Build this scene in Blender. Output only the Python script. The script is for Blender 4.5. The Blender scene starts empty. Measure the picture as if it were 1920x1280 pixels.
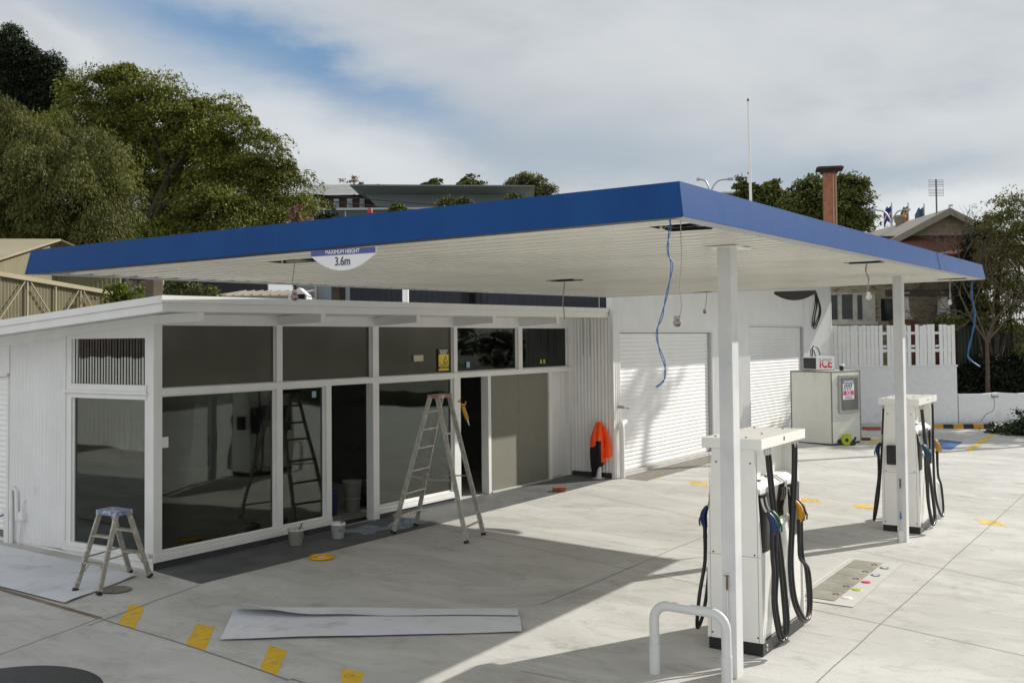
import bpy, math, random
import numpy as np
from mathutils import Vector, Matrix
random.seed(7)
S = bpy.context.scene
COL = S.collection
R = math.radians

# ------------------------------------------------------------------ camera model
F_PX, CY = 2040.96, 568.78
yaw, pitch, roll = 0.55182, 0.03239, -0.00928
CAM = Vector((0, 0, 2.95))
_f0 = Vector((math.cos(yaw), math.sin(yaw), 0)); _r0 = Vector((math.sin(yaw), -math.cos(yaw), 0)); _u0 = Vector((0, 0, 1))
_f = _f0*math.cos(pitch)+_u0*math.sin(pitch); _u = -_f0*math.sin(pitch)+_u0*math.cos(pitch)
_r = _r0*math.cos(roll)+_u*math.sin(roll); _up = -_r0*math.sin(roll)+_u*math.cos(roll)

def at(u, v, Z):
    """world point seen at picture position u,v at forward distance Z (metres)"""
    return CAM + Z*(_f + _r*((u-960)/F_PX) - _up*((v-CY)/F_PX))

def gz(x, y):
    x = min(max(x, -30), 60); y = min(max(y, -25), 22)
    return .00375*(x-9)+.02763*(y-3)

# ------------------------------------------------------------------ materials
MATS = {}
def pmat(name, col, rough=.6, metal=0, var=.08, scale=4, bump=0, bscale=60, dirt=None, dscale=1.5, dlo=.55, dhi=.75,
         spec=.5, stretch=(1, 1, 1), island=0, trans=0, coat=0):
    if name in MATS: return MATS[name]
    m = bpy.data.materials.new(name); m.use_nodes = True
    nt = m.node_tree; N = nt.nodes; L = nt.links
    b = N['Principled BSDF']
    b.inputs['Roughness'].default_value = rough; b.inputs['Metallic'].default_value = metal
    b.inputs['Specular IOR Level'].default_value = spec
    if coat: b.inputs['Coat Weight'].default_value = coat; b.inputs['Coat Roughness'].default_value = .1
    tc = N.new('ShaderNodeTexCoord'); mp = N.new('ShaderNodeMapping'); mp.inputs['Scale'].default_value = stretch
    L.new(tc.outputs['Object'], mp.inputs[0])
    n1 = N.new('ShaderNodeTexNoise'); n1.inputs['Scale'].default_value = scale; n1.inputs['Detail'].default_value = 6
    L.new(mp.outputs[0], n1.inputs[0])
    hs = N.new('ShaderNodeHueSaturation'); hs.inputs['Color'].default_value = (*col, 1)
    mr = N.new('ShaderNodeMapRange'); mr.inputs[1].default_value = .3; mr.inputs[2].default_value = .7
    mr.inputs[3].default_value = 1-var; mr.inputs[4].default_value = 1+var
    L.new(n1.outputs[0], mr.inputs[0])
    out = mr.outputs[0]
    if island:
        g = N.new('ShaderNodeNewGeometry'); mr2 = N.new('ShaderNodeMapRange')
        mr2.inputs[3].default_value = 1-island; mr2.inputs[4].default_value = 1+island
        L.new(g.outputs['Random Per Island'], mr2.inputs[0])
        mm = N.new('ShaderNodeMath'); mm.operation = 'MULTIPLY'
        L.new(out, mm.inputs[0]); L.new(mr2.outputs[0], mm.inputs[1]); out = mm.outputs[0]
        hh = N.new('ShaderNodeMapRange'); hh.inputs[3].default_value = .485; hh.inputs[4].default_value = .515
        L.new(g.outputs['Random Per Island'], hh.inputs[0]); L.new(hh.outputs[0], hs.inputs['Hue'])
    L.new(out, hs.inputs['Value'])
    c = hs.outputs[0]
    if dirt:
        n2 = N.new('ShaderNodeTexNoise'); n2.inputs['Scale'].default_value = dscale; n2.inputs['Detail'].default_value = 8
        n2.inputs['Roughness'].default_value = .65
        L.new(mp.outputs[0], n2.inputs[0])
        mr3 = N.new('ShaderNodeMapRange'); mr3.inputs[1].default_value = dlo; mr3.inputs[2].default_value = dhi
        L.new(n2.outputs[0], mr3.inputs[0])
        mx = N.new('ShaderNodeMix'); mx.data_type = 'RGBA'
        L.new(mr3.outputs[0], mx.inputs[0]); L.new(c, mx.inputs[6]); mx.inputs[7].default_value = (*dirt, 1)
        c = mx.outputs[2]
    L.new(c, b.inputs['Base Color'])
    if bump:
        n3 = N.new('ShaderNodeTexNoise'); n3.inputs['Scale'].default_value = bscale; n3.inputs['Detail'].default_value = 4
        L.new(tc.outputs['Object'], n3.inputs[0])
        bp = N.new('ShaderNodeBump'); bp.inputs['Strength'].default_value = bump; bp.inputs['Distance'].default_value = .01
        L.new(n3.outputs[0], bp.inputs['Height']); L.new(bp.outputs[0], b.inputs['Normal'])
    if trans:
        t = N.new('ShaderNodeBsdfTranslucent'); L.new(c, t.inputs[0])
        ms = N.new('ShaderNodeMixShader'); ms.inputs[0].default_value = trans
        L.new(b.outputs[0], ms.inputs[1]); L.new(t.outputs[0], ms.inputs[2])
        L.new(ms.outputs[0], N['Material Output'].inputs[0])
    MATS[name] = m
    return m

def glass_mat(name, tint, rough=.02, frac=.52):
    m = bpy.data.materials.new(name); m.use_nodes = True; nt = m.node_tree; N = nt.nodes; L = nt.links
    N.remove(N['Principled BSDF'])
    t = N.new('ShaderNodeBsdfTransparent'); t.inputs[0].default_value = (*tint, 1)
    g = N.new('ShaderNodeBsdfGlossy'); g.inputs['Roughness'].default_value = rough; g.inputs[0].default_value = (.95, 1, 1, 1)
    fr = N.new('ShaderNodeFresnel'); fr.inputs[0].default_value = 1.52
    mu = N.new('ShaderNodeMath'); mu.operation = 'MULTIPLY_ADD'; mu.inputs[1].default_value = frac; mu.inputs[2].default_value = 0.0
    tcn = N.new('ShaderNodeTexCoord'); nz = N.new('ShaderNodeTexNoise'); nz.inputs['Scale'].default_value = 1.1; nz.inputs['Detail'].default_value = 1
    L.new(tcn.outputs['Object'], nz.inputs[0])
    bp = N.new('ShaderNodeBump'); bp.inputs['Strength'].default_value = .14; bp.inputs['Distance'].default_value = .02
    L.new(nz.outputs[0], bp.inputs['Height']); L.new(bp.outputs[0], g.inputs['Normal'])
    L.new(fr.outputs[0], mu.inputs[0])
    mx = N.new('ShaderNodeMixShader'); L.new(mu.outputs[0], mx.inputs[0]); L.new(t.outputs[0], mx.inputs[1]); L.new(g.outputs[0], mx.inputs[2])
    L.new(mx.outputs[0], N['Material Output'].inputs[0])
    return m

M = dict(
 white=pmat('white_paint', (.79, .79, .775), .45, var=.04, scale=3, dirt=(.5, .49, .46), dscale=2.2, dlo=.66, dhi=.9),
 whitecorr=pmat('white_corrugated', (.82, .82, .815), .42, var=.04, scale=2, dirt=(.55, .55, .53), dscale=1.4, dlo=.62, dhi=.95),
 whiteb=pmat('white_brushed_block', (.74, .75, .76), .7, var=.05, scale=6, bump=.4, bscale=18, dirt=(.5, .48, .44), dscale=1.1, dlo=.62, dhi=.85),
 soffit=pmat('cream_soffit_metal', (.80, .785, .72), .17, var=.05, scale=1.2, dirt=(.6, .58, .52), dscale=.7, dlo=.5, dhi=.9),
 blue=pmat('blue_fascia_paint', (.003, .052, .205), .33, var=.08, scale=1.5, spec=.16, dirt=(.006, .068, .235), dscale=2.5, dlo=.45, dhi=.8, stretch=(1, 1, .3)),
 greyret=pmat('grey_flange', (.42, .43, .44), .5, var=.05), shaderet=pmat('shade_tinted_flange', (.05, .055, .07), .5, var=.1),
 colpaint=pmat('column_paint', (.66, .665, .66), .5, var=.05, scale=3, dirt=(.52, .55, .58), dscale=1.7, dlo=.5, dhi=.75),
 plinth=pmat('dark_plinth', (.045, .047, .05), .7, var=.25, scale=5, bump=.3),
 dark=pmat('dark_void', (.008, .008, .008), .9, var=.1),
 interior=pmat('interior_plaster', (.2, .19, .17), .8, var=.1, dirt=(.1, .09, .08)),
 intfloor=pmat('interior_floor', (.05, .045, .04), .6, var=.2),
 board=pmat('olive_board', (.20, .195, .155), .75, var=.05, scale=2, dirt=(.16, .155, .13), dscale=2),
 film=pmat('olive_film_glass', (.060, .057, .040), .12, var=.25, scale=1.1, spec=.5),
 roofm=pmat('roof_sheet', (.42, .42, .40), .5, var=.08),
 pump=pmat('pump_white', (.86, .85, .81), .3, var=.03, coat=.2, dirt=(.6, .57, .5), dscale=2.6, dlo=.68, dhi=.95),
 black=pmat('black_plastic', (.012, .012, .012), .4, var=.2),
 rubber=pmat('black_rubber', (.011, .011, .011), .33, var=.2),
 screen=pmat('display_glass', (.015, .011, .009), .06, var=.1, coat=.8),
 screen2=pmat('scratched_display', (.25, .25, .25), .3, var=.5, scale=14, dirt=(.03, .03, .03), dscale=9, dlo=.4, dhi=.55),
 chrome=pmat('worn_metal', (.55, .55, .54), .28, metal=.9, var=.1),
 nblue=pmat('blue_grip', (.008, .025, .10), .35, var=.1), ngreen=pmat('green_grip', (.004, .09, .04), .35, var=.1),
 nyellow=pmat('yellow_grip', (.55, .26, .01), .4, var=.1), nteal=pmat('teal_grip', (.006, .045, .08), .35, var=.1),
 nbrown=pmat('dark_orange_grip', (.06, .03, .01), .4, var=.1),
 apron=pmat('dark_apron', (.125, .13, .13), .6, var=.15, scale=2.2, dirt=(.07, .075, .08), dscale=2.0, dlo=.45, dhi=.7, bump=.2),
 soil=pmat('soil', (.12, .1, .07), .9, var=.3, scale=2, dirt=(.06, .08, .03), dscale=.7, dlo=.4, dhi=.6),
 alu=pmat('paint_spattered_aluminium', (.40, .385, .33), .45, metal=.35, var=.22, scale=14, dirt=(.62, .6, .56), dscale=22, dlo=.56, dhi=.62),
 ladtop=pmat('blue_white_ladder_top', (.16, .22, .36), .5, var=.2, dirt=(.55, .57, .6), dscale=16, dlo=.5, dhi=.56),
 ladred=pmat('faded_red_ladder_top', (.34, .16, .12), .6, var=.2, dirt=(.5, .47, .42), dscale=14, dlo=.55, dhi=.62),
 paper=pmat('drop_sheet', (.68, .69, .73), .85, var=.05, scale=2, dirt=(.42, .43, .46), dscale=3, dlo=.55, dhi=.8, bump=.3, bscale=8),
 yellowp=pmat('yellow_road_paint', (.72, .46, .02), .7, var=.08, scale=8, dirt=(.32, .26, .13), dscale=7, dlo=.56, dhi=.7),
 yellowf=pmat('worn_yellow_paint', (.68, .50, .10), .8, var=.1, scale=8, dirt=(.50, .48, .42), dscale=9, dlo=.44, dhi=.58),
 bluep=pmat('blue_road_paint', (.04, .13, .34), .7, var=.1, dirt=(.3, .33, .4), dscale=5, dlo=.48, dhi=.68),
 rollw=pmat('roller_door_white', (.88, .88, .87), .4, var=.03, scale=2, dirt=(.6, .58, .53), dscale=1.6, dlo=.66, dhi=.95), joint=pmat('joint_filler', (.22, .21, .195), .9, var=.2),
 iron=pmat('cast_iron', (.045, .045, .047), .6, var=.3, scale=30, bump=.8, bscale=90),
 lidcon=pmat('concrete_lid', (.2, .185, .16), .9, var=.2, scale=10),
 brick=pmat('red_brick', (.33, .1, .055), .85, var=.2, scale=20),
 chim=pmat('chimney_brick', (.34, .15, .085), .9, var=.2, scale=5, bump=.3, dirt=(.22, .1, .06), dscale=6),
 rust=pmat('rusty_metal', (.12, .045, .025), .85, var=.4, scale=6),
 bark=pmat('bark', (.055, .042, .03), .95, var=.3, scale=8, bump=.6, bscale=14),
 bare=pmat('bare_branch', (.10, .07, .05), .9, var=.3, scale=6),
 orange=pmat('orange_hivis', (1.0, .09, .008), .7, var=.08), cloth=pmat('black_cloth', (.008, .008, .012), .9, var=.2),
 bluecable=pmat('blue_cable', (.02, .13, .33), .45, var=.1), greycable=pmat('grey_cable', (.36, .33, .27), .6, var=.1),
 gal=pmat('galvanised', (.48, .5, .52), .45, metal=.5, var=.12, scale=6),
 shed=pmat('tan_corrugated', (.22, .195, .115), .65, var=.12, scale=1.5, dirt=(.14, .13, .085), dscale=2.4, stretch=(1, 1, .3)),
 shedroof=pmat('tan_roof', (.33, .29, .19), .6, var=.1, scale=.8),
 navy=pmat('dark_corrugated', (.022, .025, .033), .7, var=.2),
 post=pmat('weathered_post', (.10, .075, .05), .85, var=.2),
 hutroof=pmat('rusty_roof', (.17, .1, .06), .8, var=.35, scale=3, dirt=(.32, .28, .22), dscale=2),
 brownbrick=pmat('brown_brick_far', (.05, .026, .023), .85, var=.25, scale=4),
 greywall=pmat('grey_cladding', (.19, .225, .245), .6, var=.06, scale=.4), greyroof=pmat('grey_tile_roof', (.27, .28, .27), .7, var=.08, scale=1),
 lightgrey=pmat('light_grey_trim', (.5, .53, .53), .5, var=.05),
 winglass=pmat('far_window_glass', (.12, .16, .18), .1, var=.2), wingreen=pmat('dark_green_glazing', (.02, .045, .05), .15, var=.2),
 weather=pmat('weatherboard', (.38, .33, .23), .8, var=.12, scale=2, dirt=(.17, .13, .09), dscale=2.8, dlo=.5, dhi=.62, stretch=(1, 1, 3)),
 gable=pmat('gable_boards', (.29, .25, .165), .8, var=.1, scale=2, dirt=(.2, .17, .1), dscale=2, dlo=.5, dhi=.7),
 roofrust=pmat('faded_house_roof', (.33, .30, .25), .6, var=.1, scale=1), maroon=pmat('maroon_corrugated', (.055, .014, .015), .7, var=.25, scale=3),
 trim=pmat('peeling_trim', (.5, .48, .42), .8, var=.15, dirt=(.2, .16, .12), dscale=5),
 oldglass=pmat('old_window_glass', (.02, .024, .024), .12, var=.3), fencegreen=pmat('dark_green_fence', (.018, .028, .022), .6, var=.2),
 ice=pmat('ice_box_enamel', (.66, .66, .60), .35, var=.04, dirt=(.42, .4, .34), dscale=1.3, dlo=.55, dhi=.85),
 steel=pmat('stainless', (.5, .5, .48), .28, metal=.8, var=.08), greyp=pmat('grey_panel', (.13, .13, .125), .4, var=.1),
 signwhite=pmat('sign_white', (.78, .78, .79), .4, var=.02), signblue=pmat('sign_blue', (.08, .1, .30), .4, var=.03),
 signgrey=pmat('sign_grey_text', (.09, .09, .13), .5, var=.03), signback=pmat('sign_back', (.055, .055, .052), .6, var=.06),
 ventred=pmat('vent_red', (.4, .04, .035), .6, var=.1), red=pmat('sign_red', (.6, .01, .03), .5, var=.05), pink=pmat('poster_pink', (.65, .02, .2), .5, var=.05), navyp=pmat('poster_blue', (.02, .07, .2), .5, var=.1),
 signyel=pmat('sign_yellow', (.75, .56, .02), .5, var=.03), cream=pmat('cream_paper', (.55, .5, .36), .8, var=.05),
 lime=pmat('lime_plastic', (.42, .5, .02), .5, var=.1), bucket=pmat('bucket_plastic', (.56, .54, .49), .5, var=.05, dirt=(.25, .2, .14), dscale=14, dlo=.6, dhi=.66),
 yellowl=pmat('yellow_lid', (.8, .42, .01), .45, var=.05), sticker=pmat('light_blue_sticker', (.25, .4, .5), .5, var=.05),
 bluerag=pmat('stained_rag', (.22, .27, .33), .9, var=.3, scale=18), hatch=pmat('steel_hatch', (.31, .295, .245), .6, metal=.2, var=.22, scale=3, bump=.6, bscale=220),
 oldbrass=pmat('old_brass', (.18, .13, .06), .6, metal=.4, var=.2), concl=pmat('pale_mortar', (.53, .52, .49), .85, var=.06), kerbdark=pmat('stained_kerb', (.22, .17, .12), .9, var=.3),
 flagblue=pmat('flag_blue', (.03, .04, .2), .7, var=.2), flagred=pmat('flag_red', (.5, .03, .04), .7), flagyel=pmat('flag_yellow', (.75, .5, .03), .7), flagteal=pmat('flag_teal', (.05, .12, .18), .7), flagwhite=pmat('flag_white', (.6, .6, .62), .7),
 flagblack=pmat('flag_black', (.02, .02, .02), .7),
)
M['glass'] = glass_mat('tinted_glass', (.42, .43, .40))
M['glassfilm'] = glass_mat('mirror_film_glass', (.06, .05, .045), .02, 3.2)
M['glassclear'] = glass_mat('clear_glass', (.30, .31, .29))

def worn(name, col, lo, hi, sc=7):
    m = pmat(name, col, .75, var=.1, scale=8, dirt=tuple(c*.6+.12 for c in col), dscale=11, dlo=.5, dhi=.7); nt = m.node_tree; N = nt.nodes; L = nt.links
    tc = N.new('ShaderNodeTexCoord'); n = N.new('ShaderNodeTexNoise'); n.inputs['Scale'].default_value = sc; n.inputs['Detail'].default_value = 10; n.inputs['Roughness'].default_value = .7; L.new(tc.outputs['Object'], n.inputs[0])
    r = N.new('ShaderNodeMapRange'); r.inputs[1].default_value = lo; r.inputs[2].default_value = hi; L.new(n.outputs[0], r.inputs[0])
    t = N.new('ShaderNodeBsdfTransparent'); x = N.new('ShaderNodeMixShader'); L.new(r.outputs[0], x.inputs[0]); L.new(N['Principled BSDF'].outputs[0], x.inputs[1]); L.new(t.outputs[0], x.inputs[2]); L.new(x.outputs[0], N['Material Output'].inputs[0])
    return m
for k_ in ('yellowp', 'yellowf', 'bluep'): del M[k_]
M['yellowp'] = worn('chalky_yellow_paint', (.74, .46, .015), .60, .68); M['yellowf'] = worn('rubbed_yellow_paint', (.72, .50, .07), .50, .64, 6); M['bluep'] = worn('rubbed_blue_paint', (.04, .13, .36), .50, .68, 3)

def concrete():
    m = bpy.data.materials.new('forecourt_concrete'); m.use_nodes = True; nt = m.node_tree; N = nt.nodes; L = nt.links
    b = N['Principled BSDF']; b.inputs['Roughness'].default_value = .8; b.inputs['Specular IOR Level'].default_value = .25
    tc = N.new('ShaderNodeTexCoord')
    def noise(sc, st, rot=0, det=6, rough=.6, dist=0):
        mp = N.new('ShaderNodeMapping'); mp.inputs['Scale'].default_value = st; mp.inputs['Rotation'].default_value = (0, 0, rot)
        L.new(tc.outputs['Object'], mp.inputs[0])
        n = N.new('ShaderNodeTexNoise'); n.inputs['Scale'].default_value = sc; n.inputs['Detail'].default_value = det
        n.inputs['Roughness'].default_value = rough; n.inputs['Distortion'].default_value = dist
        L.new(mp.outputs[0], n.inputs[0]); return n.outputs[0]
    def rng(s, a, b_, c, d):
        r = N.new('ShaderNodeMapRange'); r.inputs[1].default_value = a; r.inputs[2].default_value = b_; r.inputs[3].default_value = c; r.inputs[4].default_value = d
        L.new(s, r.inputs[0]); return r.outputs[0]
    def mix(f, c1, c2):
        x = N.new('ShaderNodeMix'); x.data_type = 'RGBA'
        L.new(f, x.inputs[0])
        if isinstance(c1, tuple): x.inputs[6].default_value = (*c1, 1)
        else: L.new(c1, x.inputs[6])
        x.inputs[7].default_value = (*c2, 1); return x.outputs[2]
    c = mix(rng(noise(.45, (1, 1, 1), det=5), .35, .7, 0, 1), (.535, .525, .50), (.45, .44, .41))
    c = mix(rng(noise(.55, (1.5, .7, 1), rot=1.0, det=5, dist=1.2), .44, .62, 0, .75), c, (.62, .61, .585))      # long pale washed bands
    c = mix(rng(noise(2.2, (1.5, .75, 1), rot=1.0, det=9, rough=.72, dist=.8), .51, .70, 0, .65), c, (.34, .33, .305))   # broom smears
    c = mix(rng(noise(1.3, (1, 1, 1), det=10, rough=.75), .57, .70, 0, .6), c, (.27, .255, .22))              # scuffs and stains
    c = mix(rng(noise(5.5, (1, .6, 1), rot=.9, det=8, rough=.75), .63, .70, 0, .75), c, (.15, .14, .13))    # dark boot scuffs
    c = mix(rng(noise(40, (1, 1, 1), det=3), .5, .8, 0, .3), c, (.33, .32, .3))
    L.new(c, b.inputs['Base Color'])
    bp = N.new('ShaderNodeBump'); bp.inputs['Strength'].default_value = .25; bp.inputs['Distance'].default_value = .01
    L.new(noise(35, (1, 1, 1), det=6), bp.inputs['Height']); L.new(bp.outputs[0], b.inputs['Normal'])
    return m
M['concrete'] = concrete()

def leaf_mat(name, col, island=.35, trans=.3, var=.25, scale=.6):
    return pmat(name, col, .65, var=var, scale=scale, island=island, trans=trans, spec=.25)

# ------------------------------------------------------------------ mesh builder
class MB:
    def __init__(s): s.v = []; s.f = []; s.m = []; s.cm = 0; s.sm = []; s.smooth = False
    def add(s, vs, fs):
        o = len(s.v); s.v += [tuple(p) for p in vs]
        for f in fs: s.f.append(tuple(o+i for i in f)); s.m.append(s.cm); s.sm.append(s.smooth)
        return s
    def box(s, x0, x1, y0, y1, z0, z1):
        vs = [(x0, y0, z0), (x1, y0, z0), (x1, y1, z0), (x0, y1, z0), (x0, y0, z1), (x1, y0, z1), (x1, y1, z1), (x0, y1, z1)]
        return s.add(vs, [(0, 3, 2, 1), (4, 5, 6, 7), (0, 1, 5, 4), (1, 2, 6, 5), (2, 3, 7, 6), (3, 0, 4, 7)])
    def hexa(s, vs): return s.add(vs, [(0, 3, 2, 1), (4, 5, 6, 7), (0, 1, 5, 4), (1, 2, 6, 5), (2, 3, 7, 6), (3, 0, 4, 7)])
    def bar(s, p, q, w, h, up=(0, 0, 1)):
        p = Vector(p); q = Vector(q); d = (q-p).normalized(); up = Vector(up)
        a = d.cross(up)
        if a.length < 1e-4: a = d.cross(Vector((0, 1, 0)))
        a.normalize(); b = a.cross(d).normalized(); a *= w/2; b *= h/2
        return s.hexa([p-a-b, p+a-b, p+a+b, p-a+b, q-a-b, q+a-b, q+a+b, q-a+b])
    def prism(s, poly, axis, a, b):
        """poly: 2-D outline extruded along axis (0 x,1 y,2 z) from a to b"""
        def mk(p, t):
            q = list(p); q.insert(axis, t); return tuple(q)
        n = len(poly)
        vs = [mk(p, a) for p in poly]+[mk(p, b) for p in poly]
        return s.add(vs, [tuple(range(n))[::-1], tuple(range(n, 2*n))]+[(i, (i+1) % n, n+(i+1) % n, n+i) for i in range(n)])
    def tube(s, pts, r, n=8, caps=True):
        pts = [Vector(p) for p in pts]; rs = r if isinstance(r, (list, tuple)) else [r]*len(pts)
        vs = []; prev = None
        for i, p in enumerate(pts):
            t = (pts[min(i+1, len(pts)-1)]-pts[max(i-1, 0)])
            t = t.normalized() if t.length > 1e-9 else Vector((0, 0, 1))
            a = prev if prev is not None else t.orthogonal()
            a = (a-t*a.dot(t)); a = a.normalized() if a.length > 1e-6 else t.orthogonal().normalized(); prev = a
            b = t.cross(a)
            vs += [p+rs[i]*(math.cos(2*math.pi*k/n)*a+math.sin(2*math.pi*k/n)*b) for k in range(n)]
        fs = [(i*n+k, i*n+(k+1) % n, (i+1)*n+(k+1) % n, (i+1)*n+k) for i in range(len(pts)-1) for k in range(n)]
        sm = s.smooth; s.smooth = True; s.add(vs, fs); s.smooth = sm
        if caps:
            s.add(vs[:n], [tuple(range(n))[::-1]]); s.add(vs[-n:], [tuple(range(n))])
        return s
    def lathe(s, prof, n=24, c=(0, 0, 0)):
        vs = [(c[0]+r*math.cos(2*math.pi*k/n), c[1]+r*math.sin(2*math.pi*k/n), c[2]+z) for r, z in prof for k in range(n)]
        fs = [(i*n+k, i*n+(k+1) % n, (i+1)*n+(k+1) % n, (i+1)*n+k) for i in range(len(prof)-1) for k in range(n)]
        sm = s.smooth; s.smooth = True; s.add(vs, fs); s.smooth = sm
        return s
    def disc(s, c, r, n=24, ry=None, rot=0):
        ry = ry or r
        return s.add([(c[0]+r*math.cos(t)*math.cos(rot)-ry*math.sin(t)*math.sin(rot), c[1]+r*math.cos(t)*math.sin(rot)+ry*math.sin(t)*math.cos(rot), c[2]) for t in [2*math.pi*k/n for k in range(n)]], [tuple(range(n))])
    def build(s, name, mats, parent=None, loc=None, bevel=0):
        me = bpy.data.meshes.new(name); me.from_pydata(s.v, [], s.f)
        if not isinstance(mats, (list, tuple)): mats = [mats]
        for m in mats: me.materials.append(M[m] if isinstance(m, str) else m)
        me.polygons.foreach_set('material_index', s.m); me.polygons.foreach_set('use_smooth', s.sm)
        me.update()
        o = bpy.data.objects.new(name, me); COL.objects.link(o)
        if parent: o.parent = parent
        if loc: o.location = loc
        if bevel:
            b = o.modifiers.new('bevel', 'BEVEL'); b.width = bevel; b.segments = 2; b.limit_method = 'ANGLE'; b.angle_limit = R(40)
            b.harden_normals = False
        return o

def tag(o, label=None, cat=None, group=None, kind=None):
    if label: o['label'] = label
    if cat: o['category'] = cat
    if group: o['group'] = group
    if kind: o['kind'] = kind
    return o
def thing(name, label, cat, loc=(0, 0, 0), rz=0, group=None):
    o = bpy.data.objects.new(name, None); COL.objects.link(o); o.location = loc; o.rotation_euler = (0, 0, rz); o.empty_display_size = .2
    return tag(o, label, cat, group)
def struct(o): o['kind'] = 'structure'; return o
def smooth_path(pts, n=8):
    P = [Vector(p) for p in pts]; P = [2*P[0]-P[1]]+P+[2*P[-1]-P[-2]]; out = []
    for i in range(1, len(P)-2):
        for k in range(n):
            t = k/n; a, b, c, d = P[i-1], P[i], P[i+1], P[i+2]
            out.append(.5*((2*b)+(c-a)*t+(2*a-5*b+4*c-d)*t*t+(3*b-a-3*c+d)*t**3))
    out.append(P[-2]); return out
def text(name, s, mat, parent, loc, size, rot, depth=.002, sx=1, bold=0):
    cu = bpy.data.curves.new(name, 'FONT'); cu.body = s; cu.size = size; cu.extrude = depth; cu.align_x = 'CENTER'; cu.align_y = 'CENTER'; cu.offset = bold
    tmp = bpy.data.objects.new(name, cu); COL.objects.link(tmp)
    bpy.context.view_layer.update()
    me = bpy.data.meshes.new_from_object(tmp.evaluated_get(bpy.context.evaluated_depsgraph_get()))
    bpy.data.objects.remove(tmp)
    o = bpy.data.objects.new(name, me); COL.objects.link(o); me.materials.clear(); me.materials.append(M[mat])
    o.parent = parent; o.location = loc; o.rotation_euler = rot; o.scale = (sx, 1, 1)
    return o
def corr(mb, p0, p1, z0, z1, pitch=.076, amp=.009, nrm=(0, -1), seg=6, z0b=None, z1b=None):
    """vertical corrugated sheet from p0 to p1 (xy); z1b = top height at p1"""
    p0 = Vector(p0); p1 = Vector(p1); Lh = (p1-p0).length; n = max(2, int(Lh/pitch*seg))
    nv = Vector(nrm); z1b = z1 if z1b is None else z1b; z0b = z0 if z0b is None else z0b; vs = []
    for i in range(n+1):
        t = i/n; p = p0.lerp(p1, t)+nv*(amp*math.sin(2*math.pi*t*Lh/pitch))
        vs += [(p.x, p.y, z0+(z0b-z0)*t), (p.x, p.y, z1+(z1b-z1)*t)]
    sm = mb.smooth; mb.smooth = True
    mb.add(vs, [(2*i, 2*i+2, 2*i+3, 2*i+1) for i in range(n)]); mb.smooth = sm
    return mb
# ------------------------------------------------------------------ ground
def sheet(name, poly, mat, dz, sub=1):
    """flat polygon following the sloping yard, dz above it"""
    return struct(MB().add([(x, y, gz(x, y)+dz) for x, y in poly], [tuple(range(len(poly)))]).build(name, mat))
xs = [-900, -300, -60, -30, -10, 10, 30, 60, 90, 300, 1200]; ys = [-900, -300, -60, -25, -10, 0, 10, 22, 40, 80, 300, 1200]
g = MB()
g.add([(x, y, gz(x, y)) for y in ys for x in xs], [(j*len(xs)+i, j*len(xs)+i+1, (j+1)*len(xs)+i+1, (j+1)*len(xs)+i) for j in range(len(ys)-1) for i in range(len(xs)-1)])
struct(g.build('ground', 'soil'))
# concrete forecourt up to the boundary walls
sheet('forecourt', [(-12, -24), (43.5, -24), (41.2, 1.6), (38.2, 4.2), (36.2, 6.1), (33.5, 9.2), (33.4, 21.5), (-12, 21.5)], 'concrete', .004)
sheet('road', [(-12, -30), (60, -30), (60, -24.3), (-12, -24.3)], pmat('asphalt', (.05, .05, .052), .9, var=.2, scale=3), .004)

ex = Vector((math.cos(-.01966), math.sin(-.01966))); ey = Vector((-ex.y, ex.x)); S0 = Vector((8.925, 10.579))
def s2w(x, y): p = S0+ex*x+ey*y; return (p.x, p.y)

def line_strip(name, pts, w, mat, dz, kind=True):
    mb = MB()
    for a, b in zip(pts[:-1], pts[1:]):
        a = Vector(a); b = Vector(b); n = Vector((-(b-a).y, (b-a).x)).normalized()*w/2
        q = [a-n, b-n, b+n, a+n]; mb.add([(p.x, p.y, gz(p.x, p.y)+dz) for p in q], [(0, 1, 2, 3)])
    return mb.build(name, mat)
def wob(a, b, n=14, s=.012):
    a = Vector(a); b = Vector(b); return [tuple(a.lerp(b, i/n)+Vector((random.uniform(-s, s), random.uniform(-s, s)))) for i in range(n+1)]
for pts, w in [(wob((5.3, 2.80), (23.5, 2.50), 24, .006), .012), (wob((13.1, 9.4), (10.4, -2.0), 20), .009), (wob((17.2, 9.2), (13.6, .3), 18), .008),
               (wob((8.75, 9.6), (7.0, 9.25), 5), .012), (wob((10.2, 5.95), (18.6, 5.85), 12), .012), (wob((6.9, 6.5), (7.06, 7.7), 3), .02), (wob((6.85, 3.5), (6.92, 6.5), 4), .02),
               (wob((7.06, 7.7), (7.24, 9.37), 3), .02), (wob((7.24, 9.37), (5.0, 8.9), 5), .008), (wob((21.6, 9.3), (20.2, -2), 14), .009), (wob((8.2, 5.0), (8.5, -3), 8), .008)]:
    struct(line_strip('slab_joint', pts, w, 'joint', .007))
# stained edge of the raised slab at the left
struct(line_strip('slab_edge', [(7.24, 9.37), (7.375, 11.25), (7.5, 14.5)], .07, 'kerbdark', .006))
# dark apron along the shop front
ap = [s2w(-.12, -.955), s2w(4.0, -.97), s2w(10.1, -.95), s2w(10.16, -.1), s2w(10.16, .02), s2w(0, .02)]
struct(MB().add([(x, y, gz(x, y)+.009) for x, y in ap], [tuple(range(6))]).build('shop_apron', 'apron'))
struct(MB().add([(x, y, gz(x, y)+.006) for x, y in [s2w(10.3, -1.55), s2w(15.2, -1.5), s2w(15.2, -.94), s2w(10.3, -.94)]], [(0, 1, 2, 3)]).build('garage_threshold', 'lidcon'))

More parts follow.
